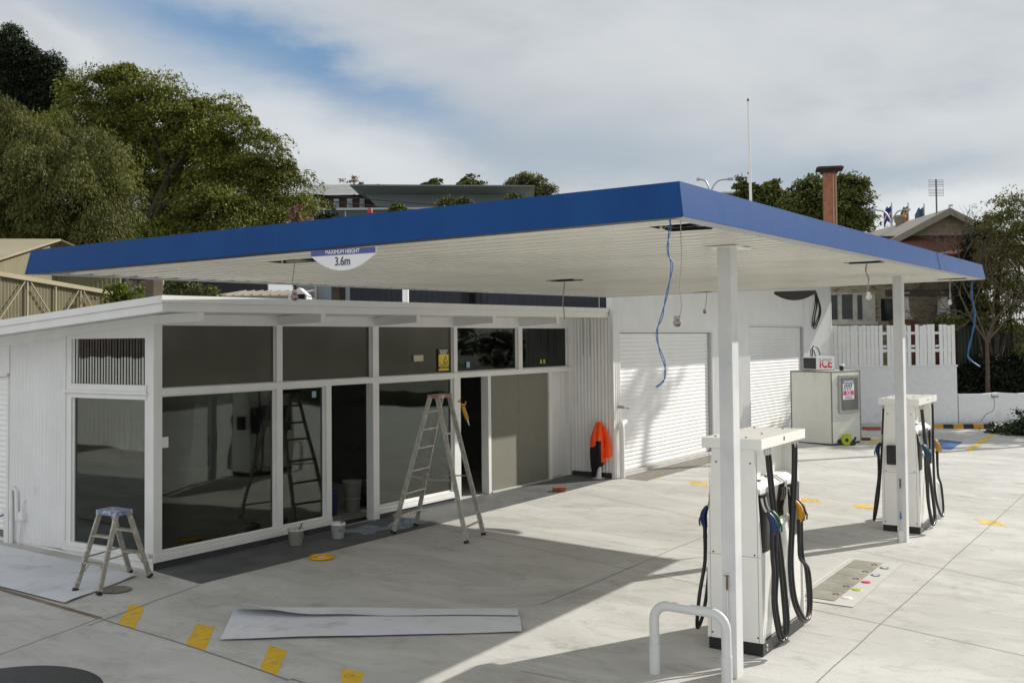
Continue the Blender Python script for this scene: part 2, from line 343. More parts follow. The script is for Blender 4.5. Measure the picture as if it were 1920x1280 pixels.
# painted markings
def mark(name, label, cat, poly, mat, dz=.0058, group=None):
    return tag(MB().add([(x, y, gz(x, y)+dz) for x, y in poly], [tuple(range(len(poly)))]).build(name, mat), label, cat, group)
def wobpoly(poly, s=.012, n=5):
    out = []
    for a, b in zip(poly, poly[1:]+poly[:1]):
        for i in range(n):
            t = i/n; out.append((a[0]+(b[0]-a[0])*t+random.uniform(-s, s), a[1]+(b[1]-a[1])*t+random.uniform(-s, s)))
    return out
YL = [('scuffed yellow floor mark nearest the small step ladder', [(7.781, 9.568), (7.781, 9.341), (7.195, 8.80), (7.197, 9.063)]),
      ('yellow floor mark just left of the white drop sheet strip', [(7.666, 8.439), (7.645, 8.169), (7.064, 7.679), (7.081, 7.944)]),
      ('yellow floor mark in front of the lower edge of the drop sheet strip', [(7.531, 7.337), (7.492, 7.072), (6.931, 6.648), (6.948, 6.876)]),
      ('yellow floor mark cut by the bottom edge of the picture', [(7.391, 6.319), (7.392, 6.087), (6.968, 5.806), (6.987, 6.009)])]
for lb, p in YL: mark('painted_floor_mark', lb, 'floor mark', wobpoly(p), 'yellowp', group='solid yellow marks along the left slab edge')
WL = [('worn yellow mark in front of the left roller door', 19.77, 9.0), ('worn yellow mark in front of the right end of the left roller door', 19.5, 7.9),
      ('worn yellow mark between the near and far fuel pumps', 18.76, 5.55), ('worn yellow mark just left of the far fuel pump', 18.7, 4.6), ('worn yellow mark right of the far fuel pump hoses', 18.37, 2.62),
      ('worn yellow mark at the right edge of the picture', 9.9, -.55)]
for lb, x, y in WL:
    mark('worn_floor_mark', lb, 'floor mark', wobpoly([(x+.2, y+.27), (x+.24, y-.06), (x-.2, y-.27), (x-.22, y+.06)], .014, 8), 'yellowf', .0058, 'worn yellow marks across the sunny forecourt')
mark('parking_line', 'yellow parking bay line right of the blue patch', 'painted line', [(33.7, 4.72), (33.7, 4.56), (28.4, 4.45), (28.4, 4.60)], 'yellowf', .0058, 'yellow parking bay lines')
mark('parking_line', 'yellow parking bay line between ice freezer and far pump', 'painted line', [(33.0, 7.0), (33.0, 6.84), (28.6, 6.83), (28.6, 6.98)], 'yellowf', .0058, 'yellow parking bay lines')
mark('parking_line', 'thin yellow cross line beside the ice freezer', 'painted line', [(31.3, 8.4), (31.45, 8.4), (29.4, 6.9), (29.25, 6.95)], 'yellowf', .014, 'yellow parking bay lines')
mark('painted_patch', 'blue painted patch of the parking bay behind the far pump', 'painted patch', [(30.9, 5.6), (30.5, 4.97), (28.4, 4.9), (28.5, 5.55)], 'bluep', .010)

# ------------------------------------------------------------------ canopy
CX0, CY0, CL, CW = 6.417, 2.671, 12.416, 6.757
def hz(x, y): return 3.713+.00955*(x-CX0)-.0153*(y-CY0)
can = thing('fuel_canopy', 'flat forecourt canopy with blue fascia and cream ribbed soffit on white columns', 'canopy', (CX0, CY0, 0))
def cl(p): return (p[0]-CX0, p[1]-CY0, p[2])
x1, y1 = CX0+CL, CY0+CW
FH = .232; FL = .04
def fascia_side(a, b, na, nb, name, lab=None, seam=None):
    # a,b bottom outer corners; na,nb = inward direction at ends (2-D) so mitres meet
    za, zb = hz(*a), hz(*b); mb = MB()
    def q(p, n, k): return (p[0]+n[0]*k, p[1]+n[1]*k)
    A0 = a; B0 = b; A1 = q(a, na, FL); B1 = q(b, nb, FL); A2 = q(a, na, FL+.03); B2 = q(b, nb, FL+.03); A3 = q(a, na, .13); B3 = q(b, nb, .13)
    V = [cl((*A0, za)), cl((*B0, zb)), cl((*B1, zb+FH)), cl((*A1, za+FH)), cl((*A2, za+FH)), cl((*B2, zb+FH)), cl((*A3, za)), cl((*B3, zb))]
    mb.add([V[0], V[1], V[2], V[3]], [(0, 1, 2, 3)]); mb.add([V[3], V[2], V[5], V[4]], [(0, 1, 2, 3)])
    mb.add([V[4], V[5], (V[1][0]+nb[0]*.03, V[1][1]+nb[1]*.03, V[1][2]+.003), (V[0][0]+na[0]*.03, V[0][1]+na[1]*.03, V[0][2]+.003)], [(0, 1, 2, 3)])
    o = mb.build(name, 'blue', can)
    fl = MB().add([V[0], V[1], V[7], V[6]], [(0, 3, 2, 1)]).add([V[6], V[7], (V[7][0], V[7][1], V[7][2]+.03), (V[6][0], V[6][1], V[6][2]+.03)], [(0, 1, 2, 3)])
    fl.v = [(p[0], p[1], p[2]-.002) for p in fl.v]
    fl.build('flange', 'shaderet' if a[0] == b[0] == CX0 else 'greyret', o)  # left flange carries its shade and blue reflection in the colour
    if lab: o['label'] = lab
    return o
P0, P1, P2, P3 = (CX0, CY0), (x1, CY0), (x1, y1), (CX0, y1)
fr = fascia_side(P0, P1, (1, 1), (-1, 1), 'fascia', 'sunlit front run of the fascia')
fascia_side(P3, P0, (1, -1), (1, 1), 'fascia', 'shaded left run of the fascia')
fascia_side(P1, P2, (-1, 1), (-1, -1), 'fascia'); fascia_side(P2, P3, (-1, -1), (1, -1), 'fascia')
# panel seam in the sunny fascia
sx_ = 15.0
MB().bar(cl((sx_, CY0-.001, hz(sx_, CY0)+.004)), cl((sx_, CY0+FL-.002, hz(sx_, CY0)+FH)), .012, .006).build('seam_cover', 'navy', fr)
# soffit: ribs run across (y); openings cut as rectangles
openings = [(6.93, 7.31, 2.85, 3.11), (7.12, 7.40, 6.62, 6.98), (12.40, 12.60, 2.86, 3.21), (12.45, 12.72, 6.76, 7.10), (18.10, 18.28, 2.88, 3.28), (18.45, 18.62, 7.25, 7.56)]
sof = MB(); pitch_r = .27; X = CX0+.13; Xe = x1-.13; Ya, Yb = CY0+.13, y1-.13
prof = []
while X < Xe:
    for dx, dz in ((0, 0), (.05, 0), (.055, .026), (.265, .026)):
        if X+dx < Xe: prof.append((X+dx, dz))
    X += pitch_r
def zprof(x):
    for (xa, da), (xb, db) in zip(prof[:-1], prof[1:]):
        if xa <= x <= xb: return da+(db-da)*(x-xa)/max(1e-6, xb-xa)
    return 0
for o_ in openings: prof += [(o_[0], zprof(o_[0])), (o_[1], zprof(o_[1]))]; prof.sort()
ycuts = sorted({Ya, Yb} | {o[2] for o in openings} | {o[3] for o in openings})
for (xa, da), (xb, db) in zip(prof[:-1], prof[1:]):
    for ya, yb in zip(ycuts[:-1], ycuts[1:]):
        xm = (xa+xb)/2; ym = (ya+yb)/2
        if any(o[0] < xm < o[1] and o[2] < ym < o[3] for o in openings): continue
        sof.add([cl((xa, ya, hz(xa, ya)+.002+da)), cl((xb, ya, hz(xb, ya)+.002+db)), cl((xb, yb, hz(xb, yb)+.002+db)), cl((xa, yb, hz(xa, yb)+.002+da))], [(0, 3, 2, 1)])
sof.build('soffit', 'soffit', can)
V = [cl((x, y, hz(x, y)+.20)) for x, y in [(CX0+.07, CY0+.07), (x1-.07, CY0+.07), (x1-.07, y1-.07), (CX0+.07, y1-.07)]]
MB().add(V, [(0, 1, 2, 3)]).build('roof_deck', 'roofm', can)
for o in openings:
    xa, xb, ya, yb = o; z = hz(xa, ya)+.0; q = MB()
    q.add([cl((xa-.02, ya-.02, z+.10)), cl((xb+.02, ya-.02, z+.10)), cl((xb+.02, yb+.02, z+.10)), cl((xa-.02, yb+.02, z+.10))], [(0, 1, 2, 3)])
    for p, r_ in (((xa-.02, ya-.02), (xb+.02, ya-.02)), ((xb+.02, ya-.02), (xb+.02, yb+.02)), ((xb+.02, yb+.02), (xa-.02, yb+.02)), ((xa-.02, yb+.02), (xa-.02, ya-.02))):
        q.add([cl((*p, z)), cl((*r_, z)), cl((*r_, z+.1)), cl((*p, z+.1))], [(0, 1, 2, 3)])
    q.build('light_opening', 'dark', can)
def column(x, y, w, d, tap, zt=None):
    z0 = gz(x, y)-.02; zt = zt or hz(x, y)+.02
    c = MB().box(x-CX0, x-CX0+w, y-CY0, y-CY0+d, z0, zt).build('column', 'colpaint', can, bevel=.006)
    if tap:
        yy = y-CY0+.07; xx = x-CX0-.02; zg = gz(x, y)
        t = MB(); t.tube([(xx, yy, zg+.02), (xx, yy, zg+.8)], .009); t.build('conduit', 'colpaint', c)
        MB().box(xx-.022, xx+.018, yy-.03, yy+.03, zg+.0, zg+.17).build('pipe_boot', 'white', c, bevel=.004)
        t = MB(); t.tube([(xx, yy, zg+.76), (xx, yy, zg+.88)], .010); t.tube([(xx, yy, zg+.82), (xx-.03, yy-.008, zg+.82), (xx-.035, yy-.01, zg+.79)], .008); t.bar((xx-.012, yy-.022, zg+.885), (xx-.012, yy+.022, zg+.885), .008, .008)
        t.build('tap', 'oldbrass', c)
        MB().tube([(xx-.012, yy, zg+.33), (xx-.012, yy, zg+.43)], [.014, .006]).build('blue_tag', 'bluecable', c)
    return c
column(9.04, 3.33, .165, .125, True); column(16.01, 3.375, .165, .125, True)
for x, y in [(9.04, 3.33), (16.01, 3.375)]:   # pale cap plate where each column meets the soffit
    MB().box(x-CX0-.11, x-CX0+.30, y-CY0-.09, y-CY0+.20, hz(x, y)-.004, hz(x, y)+.006).build('cap_plate', 'soffit', can)

# clearance signs hung under the two ends
def clearance(x, y0, y1_, ztop, facing, label):
    t = thing('clearance_sign', label, 'sign', (x, (y0+y1_)/2, ztop), 0, 'clearance signs under the canopy ends')
    w = (y1_-y0)/2; band = .045; drop = .165; n = 28
    pts = [(-w, 0), (-w, -band)]+[(w*math.sin(-math.pi/2+math.pi*i/n)*1.0, -band-(drop-band)*(1-math.sin(-math.pi/2+math.pi*i/n)**2)) for i in range(1, n)]+[(w, -band), (w, 0)]
    MB().prism([(p[0], p[1]) for p in pts], 0, -.006, .006).build('sign_plate', ['signback'] if facing == 0 else ['signwhite'], t)
    if facing:
        d = -.0075
        MB().prism([(-w, 0), (-w, -band), (w, -band), (w, 0)], 0, d-.001, d).build('header_band', 'signblue', t)
        text('header_lettering', 'MAXIMUM HEIGHT', 'signwhite', t, (d-.003, 0.0, -band/2), .043, (R(90), 0, R(-90)), .001, .93, .0007)
        text('height_lettering', '3.6m', 'signgrey', t, (d-.002, 0, -band-.052), .092, (R(90), 0, R(-90)), .001, .85, .0012)
    return t
clearance(6.395, 5.128, 5.768, 3.648, 1, 'half round MAXIMUM HEIGHT 3.6m sign on the shaded left fascia')
clearance(18.80, 5.39, 6.13, 3.74, 0, 'dark back of a half round sign at the far end of the canopy')

# cables hanging from the light openings
def cable(name, label, pts, r, mat, box=None, boxr=.045, boxmat='white', n2=None):
    t = thing(name, label, 'cable', pts[0], 0, 'loose cables hanging from the canopy soffit')
    L0 = Vector(pts[0]); P = smooth_path([tuple(Vector(p)-L0) for p in pts], 8)
    MB().tube(P, r, 6).build('cable', mat, t)
    if n2: MB().tube([p+Vector((0, .012*math.sin(i*.35)*n2, 0))+Vector((.004, 0, 0)) for i, p in enumerate(P)], r, 6).build('cable', mat, t)
    if box:
        d = Vector(box)-L0
        mb = MB(); mb.lathe([(0.001, -.012), (boxr*.8, -.012), (boxr, -.008), (boxr, .010), (boxr*.75, .014), (boxr*.7, .006), (.001, .006)], 20)
        o = mb.build('junction_box', boxmat, t, loc=d); o.rotation_euler = (R(90), 0, R(-58))
        k = MB().box(-.02, .02, -.008, .008, boxr-.004, boxr+.022).build('gland', boxmat, t, loc=d); k.rotation_euler = (0, 0, R(-58))
    return t
def pxpts(l, Z): return [tuple(at(u, v, Z)) for u, v in l]
jm = pmat('stained_junction_box', (.42, .36, .33), .6, var=.2, scale=30, dirt=(.16, .08, .07), dscale=28, dlo=.5, dhi=.55)
cable('hanging_cable', 'pair of long blue cables snaking down from the near canopy corner', pxpts([(1258, 409), (1257, 416), (1253, 440), (1254, 475), (1258, 500), (1252, 550), (1240, 590), (1233, 618), (1236, 655), (1247, 690), (1246, 710), (1229, 726)], 7.08), .0032, 'bluecable', n2=1)
cable('hanging_cable', 'thin grey cable with stained round junction box beside the blue cables', pxpts([(1276, 415), (1277, 450), (1278, 490), (1275, 530), (1276, 555), (1278, 575), (1273, 598)], 7.15), .0032, 'greycable', at(1269.5, 605.5, 7.15), .026, jm)
cable('hanging_cable', 'grey cable with round white junction box left of the clearance sign', pxpts([(553, 490), (550, 515), (548, 530), (553, 546)], 9.7), .005, 'greycable', at(552, 557, 9.7), .034, jm)
cable('hanging_cable', 'bare grey cable hanging in front of the right end of the shop roof', pxpts([(1059, 527), (1057, 545), (1055, 570), (1057, 580), (1059, 599)], 14.45), .008, 'greycable')
cable('hanging_cable', 'double grey cable with white round box in front of the old house', pxpts([(1626, 493), (1624, 510), (1628, 525), (1627, 548)], 12.2), .005, 'greycable', at(1628.5, 556.5, 12.2), .032, 'white', n2=1)
cable('hanging_cable', 'short brown cable at the back of the canopy above the left roller door', pxpts([(1325, 549), (1324, 565), (1322, 580)], 19.4), .007, 'greycable', at(1321, 585, 19.4), .03, jm)
cable('hanging_cable', 'double pale cable with white box nearest the far canopy corner', pxpts([(1783, 524), (1781, 540), (1781, 562)], 17.2), .006, 'greycable', at(1781, 568, 17.2), .028, 'white', n2=1)
cable('hanging_cable', 'long blue cable dangling from the far right corner of the canopy', pxpts([(1822, 527), (1824, 560), (1827, 600), (1825, 620), (1816, 650), (1817, 670), (1835, 687)], 17.3), .007, 'bluecable', n2=1.5)

# ------------------------------------------------------------------ shop building (local frame: x along the front, y inwards)
RZ = -.01966
shop = thing('shop_building', 'low white shop with timber framed windows and skillion roof under the canopy', 'building', (S0.x, S0.y, 0), RZ)
def zr(x, y): return 3.477+.005*x-.073*(y+.84)       # top of the roof
def P(mb, name, mat, lab=None, par=None, bevel=0):
    o = mb.build(name, mat, par or shop, bevel=bevel)
    if lab: o['label'] = lab
    return o
# posts on the front
posts = [(0, .13, 0, .117, .285), (2.06, 2.17, .002, .09, .285), (3.05, 3.156, .004, .10, .285), (4.07, 4.21, -.01, .13, .205), (6.19, 6.29, .002, .10, .22), (7.20, 7.286, -.004, .15, .22), (9.29, 9.385, -.01, .04, .24), (10.07, 10.165, .002, .12, .24)]
for i, (a, b, c, d, z) in enumerate(posts):
    top = 3.16 if i in (0, 1, 3, 4, 7) else 2.30
    P(MB().box(a, b, c, d, z, top), 'post', 'white', bevel=.003)
P(MB().box(8.22, 8.354, .002, .10, 2.386, 3.16), 'post', 'white', bevel=.003)
P(MB().box(.13, 10.165, -.018, .085, 2.297, 2.386), 'transom', 'white', bevel=.004)
P(MB().box(.0, 10.17, -.006, .12, 3.158, 3.36), 'head_board', 'white')
for a, b in [(0, 3.156), (4.21, 6.19)]:
    P(MB().box(a-.012, b, -.03, .10, .305, .352).box(a, b, -.008, .09, .354, .405), 'sill', 'white', bevel=.004)
P(MB().box(.0, 3.15, -.004, .08, .12, .303).box(4.21, 6.19, -.004, .08, .12, .303), 'plinth', 'plinth')
# return cladding and its plinth
P(corr(MB(), (10.175, .02), (10.175, -.90), .33, 3.40, .076, .009, (-1, 0)), 'cladding', 'whitecorr')
P(MB().box(10.17, 10.25, -.90, .0, .1, .325), 'plinth', 'plinth')
def window(x0, x1, z0, z1, pane, fw=.035, y=.05, jamb=True, frame='white'):
    mb = MB(); t = .03
    mb.box(x0, x0+fw, y, y+t, z0, z1); mb.box(x1-fw, x1, y, y+t, z0, z1); mb.box(x0+fw, x1-fw, y, y+t, z0, z0+fw*.7); mb.box(x0+fw, x1-fw, y, y+t, z1-fw*.5, z1)
    w = P(mb, 'window', frame)
    MB().box(x0+fw, x1-fw, y+.012, y+.018, z0+fw*.7, z1-fw*.5).build('pane', pane, w)
    return w
W1 = window(.13, 2.06, .405, 2.297, 'glass'); window(2.17, 3.05, .405, 2.297, 'glass'); W3 = window(4.21, 6.19, .405, 2.297, 'glass')
window(.13, 2.06, 2.386, 3.158, 'film', .012); window(2.17, 4.07, 2.386, 3.158, 'film', .012); U3 = window(4.21, 6.19, 2.386, 3.158, 'film', .012)
window(6.29, 8.22, 2.386, 3.158, 'glassclear', .03); window(8.354, 10.07, 2.386, 3.158, 'glassclear', .03)
# board panels closing the big opening, the recessed door, door stub
P(MB().box(7.286, 8.238, .03, .05, .27, 2.297), 'board', 'board', 'olive board left of the joint'); P(MB().box(8.244, 9.29, .03, .05, .27, 2.290), 'board', 'board', 'olive board right of the joint')
P(MB().box(7.29, 9.28, -.03, .10, .2, .265), 'door_sill', 'concl')
P(MB().box(9.40, 9.93, .12, .15, .26, 2.29).box(9.93, 10.07, .10, .12, .25, 2.297), 'door', 'whitecorr', 'narrow white door set back beside the cladding')
P(MB().box(6.29, 6.375, .004, .08, .22, 2.297), 'door_frame', 'white', bevel=.003)
# left side wall: window group
P(MB().box(.0, .10, .118, .16, .285, 3.10), 'post', 'white')
P(MB().box(.002, .10, 1.60, 1.72, .40, 3.1), 'jamb', 'white'); P(MB().box(-.012, .03, 1.70, 1.735, .33, 3.22), 'jamb', 'white')
P(MB().box(-.035, .09, .10, 1.74, 2.31, 2.352), 'sill', 'white', bevel=.004)
P(MB().box(-.02, .09, .12, 1.61, 2.352, 2.43).box(-.008, .1, .12, 1.61, 2.25, 2.308), 'rail', 'white', bevel=.004)
P(MB().box(-.03, .10, -.012, 1.74, .305, .352).box(-.012, .08, .10, 1.70, .354, .415), 'sill', 'white', bevel=.004)
w = P(MB().box(.03, .06, .16, .19, .415, 2.25).box(.03, .06, 1.57, 1.60, .415, 2.25), 'window', 'white')
MB().box(.045, .051, .16, 1.60, .415, 2.25).build('pane', 'glass', w)
w = P(MB().box(.03, .06, .16, .18, 2.43, 3.0).box(.03, .06, 1.52, 1.6, 2.43, 3.0), 'window', 'white')
MB().box(.045, .051, .18, 1.54, 2.43, 3.0).build('pane', 'glassfilm', w)
wb = MB()
for i in range(13): y = .20+i*.112; wb.tube([(.025, y, 2.43), (.025, y, 3.0)], .007, 6)
wb.build('security_bars', 'dark', w)
P(MB().prism([(.118, 3.0), (1.70, 3.0), (1.70, 3.30), (.118, 3.42)], 0, .004, .10), 'head_board', 'white')
P(MB().prism([(1.72, .29), (7.0, .42), (7.0, .15), (0, .1), (0, .30), (1.72, .30)], 0, -.004, .06), 'plinth', 'white')
P(corr(MB(), (-.004, 1.735), (-.004, 2.93), .305, 3.30, .075, .015, (-1, 0), z1b=3.22), 'cladding', 'whitecorr')
P(corr(MB(), (-.004, 2.93), (-.004, 7.0), 2.54, 3.22, .066, .008, (-1, 0), z1b=2.86), 'cladding', 'whitecorr')
P(corr(MB(), (-.004, 5.6), (-.004, 7.0), .40, 2.54, .066, .008, (-1, 0)), 'cladding', 'whitecorr')
def roller(par, a, b, z0, z1, plane, axis, name='roller_door', pitch=.08, amp=.013):
    """curved slat shutter between a and b along one local axis, facing the negative other axis"""
    n = int((z1-z0)/pitch); vs = []; rows = []
    for i in range(n+1):
        for k in range(5):
            z = z0+(i+k/5)*pitch
            if z > z1: break
            rows.append((z, -amp*abs(math.sin(math.pi*k/5))**.8))
    for z, d in rows:
        vs += [(a, plane+d, z), (b, plane+d, z)] if axis == 0 else [(plane+d, a, z), (plane+d, b, z)]
    mb = MB(); mb.add(vs, [(2*i, 2*i+1, 2*i+3, 2*i+2) for i in range(len(rows)-1)])
    o = mb.build(name, 'rollw', par)
    return o
d = roller(shop, 2.97, 5.55, .42, 2.50, .05, 1, pitch=.07)
MB().box(-.02, .07, 2.93, 2.97, .30, 2.54).box(-.02, .07, 5.55, 5.6, .30, 2.54).box(-.02, .07, 2.93, 5.6, 2.50, 2.54).build('door_frame', 'white', d)
# pipes by the side roller door
pp = MB(); pp.tube([(-.05, 2.80, .2), (-.05, 2.80, .98), (-.03, 2.78, 1.02), (-.03, 2.72, .98), (-.03, 2.70, .6)], .028, 8); pp.tube([(-.06, 2.62, .25), (-.05, 2.55, .85), (.0, 2.55, .88)], .012, 6)
pp.box(-.09, -.0, 2.50, 2.60, .62, .72); pp.box(-.08, 0, 2.83, 2.93, .2, .75)
P(pp, 'service_pipes', 'white')
t = MB(); t.tube([(-.07, 2.93, .66), (-.12, 3.0, .63), (-.12, 3.0, .5)], .014, 6); P(t, 'valve_handle', 'bluecable')
# roof: slab, two fascia boards each side, rafters
x0r, x1r, yr, yb = -.56, 10.165, -.84, 7.4
def slab(x0, x1, y0, y1_, top, thick):
    c = [(x0, y0), (x1, y0), (x1, y1_), (x0, y1_)]
    return MB().hexa([(x, y, zr(x, y)+top-thick) for x, y in c]+[(x, y, zr(x, y)+top) for x, y in c])
P(slab(x0r+.03, x1r, yr+.03, yb, -.012, .125), 'roof', 'white')
P(slab(x0r, x1r, yr, yr+.028, -.085, .098), 'fascia_board', 'white'); P(slab(x0r-.018, x1r, yr-.018, yr+.028, 0, .083), 'fascia_board', 'white')
P(slab(x0r, x0r+.028, yr+.03, yb, -.085, .098), 'fascia_board', 'white'); P(slab(x0r-.018, x0r+.028, yr+.03, yb, 0, .083), 'fascia_board', 'white')
for i, xr in enumerate([-.02, 2.06, 4.12, 6.16, 8.23]):
    ya = yr+.03
    pr = [(ya, zr(xr, ya)-.184), (ya, zr(xr, ya)-.29), (.02, 3.168), (.02, zr(xr, .02)-.14)]
    P(MB().prism(pr, 0, xr, xr+.085), 'rafter', 'white')
pr = [(.02, 3.17), (.02, zr(-.02, .02)-.142), (5, zr(0, 5)-.142), (5, zr(0, 5)-.30)]
P(MB().prism(pr, 0, -.016, -.002), 'barge_board', 'white')
# interior
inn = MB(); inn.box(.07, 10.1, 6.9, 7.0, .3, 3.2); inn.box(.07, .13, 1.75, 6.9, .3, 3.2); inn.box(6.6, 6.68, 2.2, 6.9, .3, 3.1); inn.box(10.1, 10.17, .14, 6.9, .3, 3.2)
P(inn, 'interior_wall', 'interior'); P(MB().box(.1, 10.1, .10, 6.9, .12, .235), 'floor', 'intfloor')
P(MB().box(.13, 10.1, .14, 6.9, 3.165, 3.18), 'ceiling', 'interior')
# stickers on the glass
P(MB().box(5.26-.12, 5.26+.13, .040, .048, 2.60, 2.70), 'paper_notice', 'cream')
def stick(name, x, z, w, h, mat, y=.045): return P(MB().box(x, x+w, y-.004, y, z, z+h), name, mat)
stick('white_notice', .145, 1.66, .12, .13, 'signwhite', .055); stick('round_sticker', 2.80, 2.14, .085, .09, 'sticker', .055)
stick('smile_sticker', 6.62, 2.46, .10, .10, 'sticker', .055); stick('green_stickers', 9.06, 2.47, .06, .075, 'lime', .055); stick('green_stickers', 9.18, 2.47, .06, .075, 'lime', .055)
sg = P(MB().box(5.79, 6.085, .036, .046, 2.425, 2.79), 'security_notice', 'black', 'yellow SECURITY NOTICE sign')
def sp(x0, x1, z0, z1, mat, nm, d=.034): return MB().box(x0, x1, d, .0362, z0, z1).build(nm, mat, sg)
sp(5.80, 6.075, 2.50, 2.70, 'signyel', 'yellow_field'); sp(5.80, 6.075, 2.433, 2.465, 'signyel', 'yellow_strip'); sp(5.81, 6.065, 2.773, 2.779, 'signyel', 'border_line')
text('notice_lettering', 'SECURITY', 'signwhite', sg, (5.937, .0335, 2.747), .062, (R(90), 0, 0), .0005, .78, .0008); text('notice_lettering', 'NOTICE', 'signwhite', sg, (5.937, .0335, 2.712), .052, (R(90), 0, 0), .0005, .85, .0008)
text('name_lettering', 'CALAMITY', 'black', sg, (5.937, .0325, 2.525), .055, (R(90), 0, 0), .0005, .92)
tri = MB(); tri.prism([(5.92, 2.555), (6.055, 2.555), (5.988, 2.675)], 1, .0315, .0335); tri.build('warning_triangle', 'rust', sg)
MB().prism([(5.945, 2.568), (6.03, 2.568), (5.988, 2.648)], 1, .0300, .0318).prism([(5.983, 2.58), (5.993, 2.58), (5.996, 2.63), (5.980, 2.63)], 1, .0285, .0302).build('triangle_field', 'signyel', sg)
sp(5.815, 5.84, 2.56, 2.58, 'rust', 'small_mark', .0325)
for k in range(5): MB().box(5.84+k*.043, 5.87+k*.043, .034, .0362, 2.476, 2.489).build('small_print', 'signyel', sg)

# ------------------------------------------------------------------ garage building
gar = thing('garage_building', 'white corrugated garage with two roller doors joined to the shop', 'building', (S0.x, S0.y, 0), RZ)
def Q(mb, name, mat, lab=None, par=None, bevel=0):
    o = mb.build(name, mat, par or gar, bevel=bevel)
    if lab: o['label'] = lab
    return o
gy = -.93
cw = MB()
for a, b, z0, z1 in [(10.19, 10.45, .2, 4.5), (10.45, 15.2, 3.10, 4.5), (15.2, 17.6, .2, 4.5), (17.6, 22.0, 3.26, 4.5), (22.0, 24.6, .2, 4.5)]:
    corr(cw, (a, gy), (b, gy), z0, z1, .076, .008, (0, -1))
Q(cw, 'cladding', 'whitecorr')
Q(corr(MB(), (10.2, -.78), (10.2, 5.8), 2.6, 4.46, .16, .02, (-1, 0), 4), 'side_cladding', 'navy', 'dark navy side wall of the garage')
Q(MB().box(10.22, 24.6, 5.75, 5.8, .2, 4.46), 'back_wall', 'navy')
Q(MB().box(10.12, 10.18, -.78, 5.8, 4.36, 4.46), 'side_beam', 'dark')
Q(MB().box(10.0, 10.14, 2.35, 2.55, 3.0, 4.36), 'side_post', 'dark')
Q(MB().box(10.165, 10.205, gy-.012, gy+.05, .22, 4.5).box(24.56, 24.61, gy-.02, gy+.04, .2, 4.5), 'corner_trim', 'white')
Q(MB().box(24.55, 24.6, gy+.05, 5.7, .2, 4.5).box(10.19, 10.25, -.9, -.79, 3.3, 4.5).box(10.2, 24.6, gy+.3, gy+.34, .25, 4.3), 'wall', 'white')
for (a, b, z0, z1) in [(10.45, 15.2, .30, 3.10), (17.6, 22.0, .30, 3.26)]:
    r_ = roller(gar, a+.02, b-.02, z0, z1-.05, gy+.11, 0, pitch=.083)
    MB().box(a, a+.02, gy-.006, gy+.14, .2, z1).box(b-.02, b, gy-.006, gy+.14, .2, z1).box(a, b, gy+.0, gy+.14, z1-.05, z1).build('door_frame', 'white', r_)
    MB().box(b-.06, b-.02, gy+.04, gy+.09, .3, z1-.05).build('guide_channel', 'greyret', r_)
for a, b in ((10.45, 15.2), (17.6, 22)): Q(MB().box(a, b, gy+.02, gy+.3, .1, .295), 'threshold', 'concl')
Q(MB().box(10.0, 25.4, -2.45, 5.95, 4.5, 4.64), 'roof', 'roofm'); 
dp = MB(); dp.tube(smooth_path([(10.33, gy-.09, .22), (10.33, gy-.09, .8), (10.33, gy-.09, 1.12), (10.37, gy-.07, 1.25), (10.50, gy-.05, 1.29), (10.60, gy-.03, 1.29)], 6), .055, 14); Q(dp, 'downpipe', 'white', 'fat white elbow pipe')
dp = MB(); dp.tube([(10.36, gy, 1.60), (10.36, gy-.12, 1.60)], .03, 8); dp.tube([(10.36, gy-.12, 1.60), (10.48, gy-.16, 1.585), (10.49, gy-.16, 1.55)], .016, 6); Q(dp, 'wall_tap', jm)
wc = MB()
for k, (dx, dz) in enumerate([(0, 0), (.12, -.06), (.22, .04)]):
    wc.tube(smooth_path([(23.0, gy-.03, 4.25), (22.9+dx, gy-.05, 3.9+dz), (22.55+dx, gy-.06, 3.35+dz), (22.8+dx, gy-.05, 3.25+dz), (23.35+dx*.6, gy-.04, 3.7), (23.1, gy-.03, 4.22)], 6), .016, 5)
Q(wc, 'cable_coil', 'rubber')
# ------------------------------------------------------------------ fuel pumps
def pump_profile(k=1.0):   # half width at height
    return [(-.270*k, .12), (-.262*k, .9), (-.205*k, 1.89), (.205*k, 1.89), (.262*k, .9), (.270*k, .12)]
def hw(z): return .27-.008*(z-.12)/.78 if z < .9 else .262-.057*(z-.9)/.99
def nozzle(par, x, s, grip, ang=0, low=0):
    """fuel nozzle standing in its holster; s = -1 for the front side, +1 for the back"""
    y0 = s*(hw(1.2)+.05)
    g = MB(); g.smooth = True
    path = [(x+.012, y0+s*.045, 1.10-low), (x+.010, y0+s*.06, 1.17-low), (x, y0+s*.055, 1.235-low), (x-.012, y0+s*.03, 1.285-low), (x-.02, y0+s*.01, 1.315-low)]
    rr_ = [.020, .024, .028, .031, .033, .034, .034, .034, .033, .032, .030, .028, .026, .024, .022, .018, .014]
    g.tube(smooth_path(path, 4), rr_, 10)
    g.tube([(x+.01, y0+s*.10, 1.12-low), (x+.005, y0+s*.105, 1.17-low), (x, y0+s*.085, 1.215-low)], .008, 6)
    o = g.build('nozzle', grip, par)
    t = MB(); t.tube(smooth_path([(x-.02, y0, 1.315-low), (x-.035, y0-s*.02, 1.37-low), (x-.05, y0-s*.03, 1.44-low)], 4), .012, 8); t.build('spout', 'chrome', o)
    h = MB(); h.tube([(x, y0+s*.045, .90-low), (x, y0+s*.045, 1.13-low)], [.0195, .021], 8); h.tube([(x, y0+s*.045, 1.02-low), (x, y0+s*.045, 1.03-low)], .0225, 8); h.build('grip_sleeve', 'rubber', o)
    return (x, y0+s*.045, .90-low)
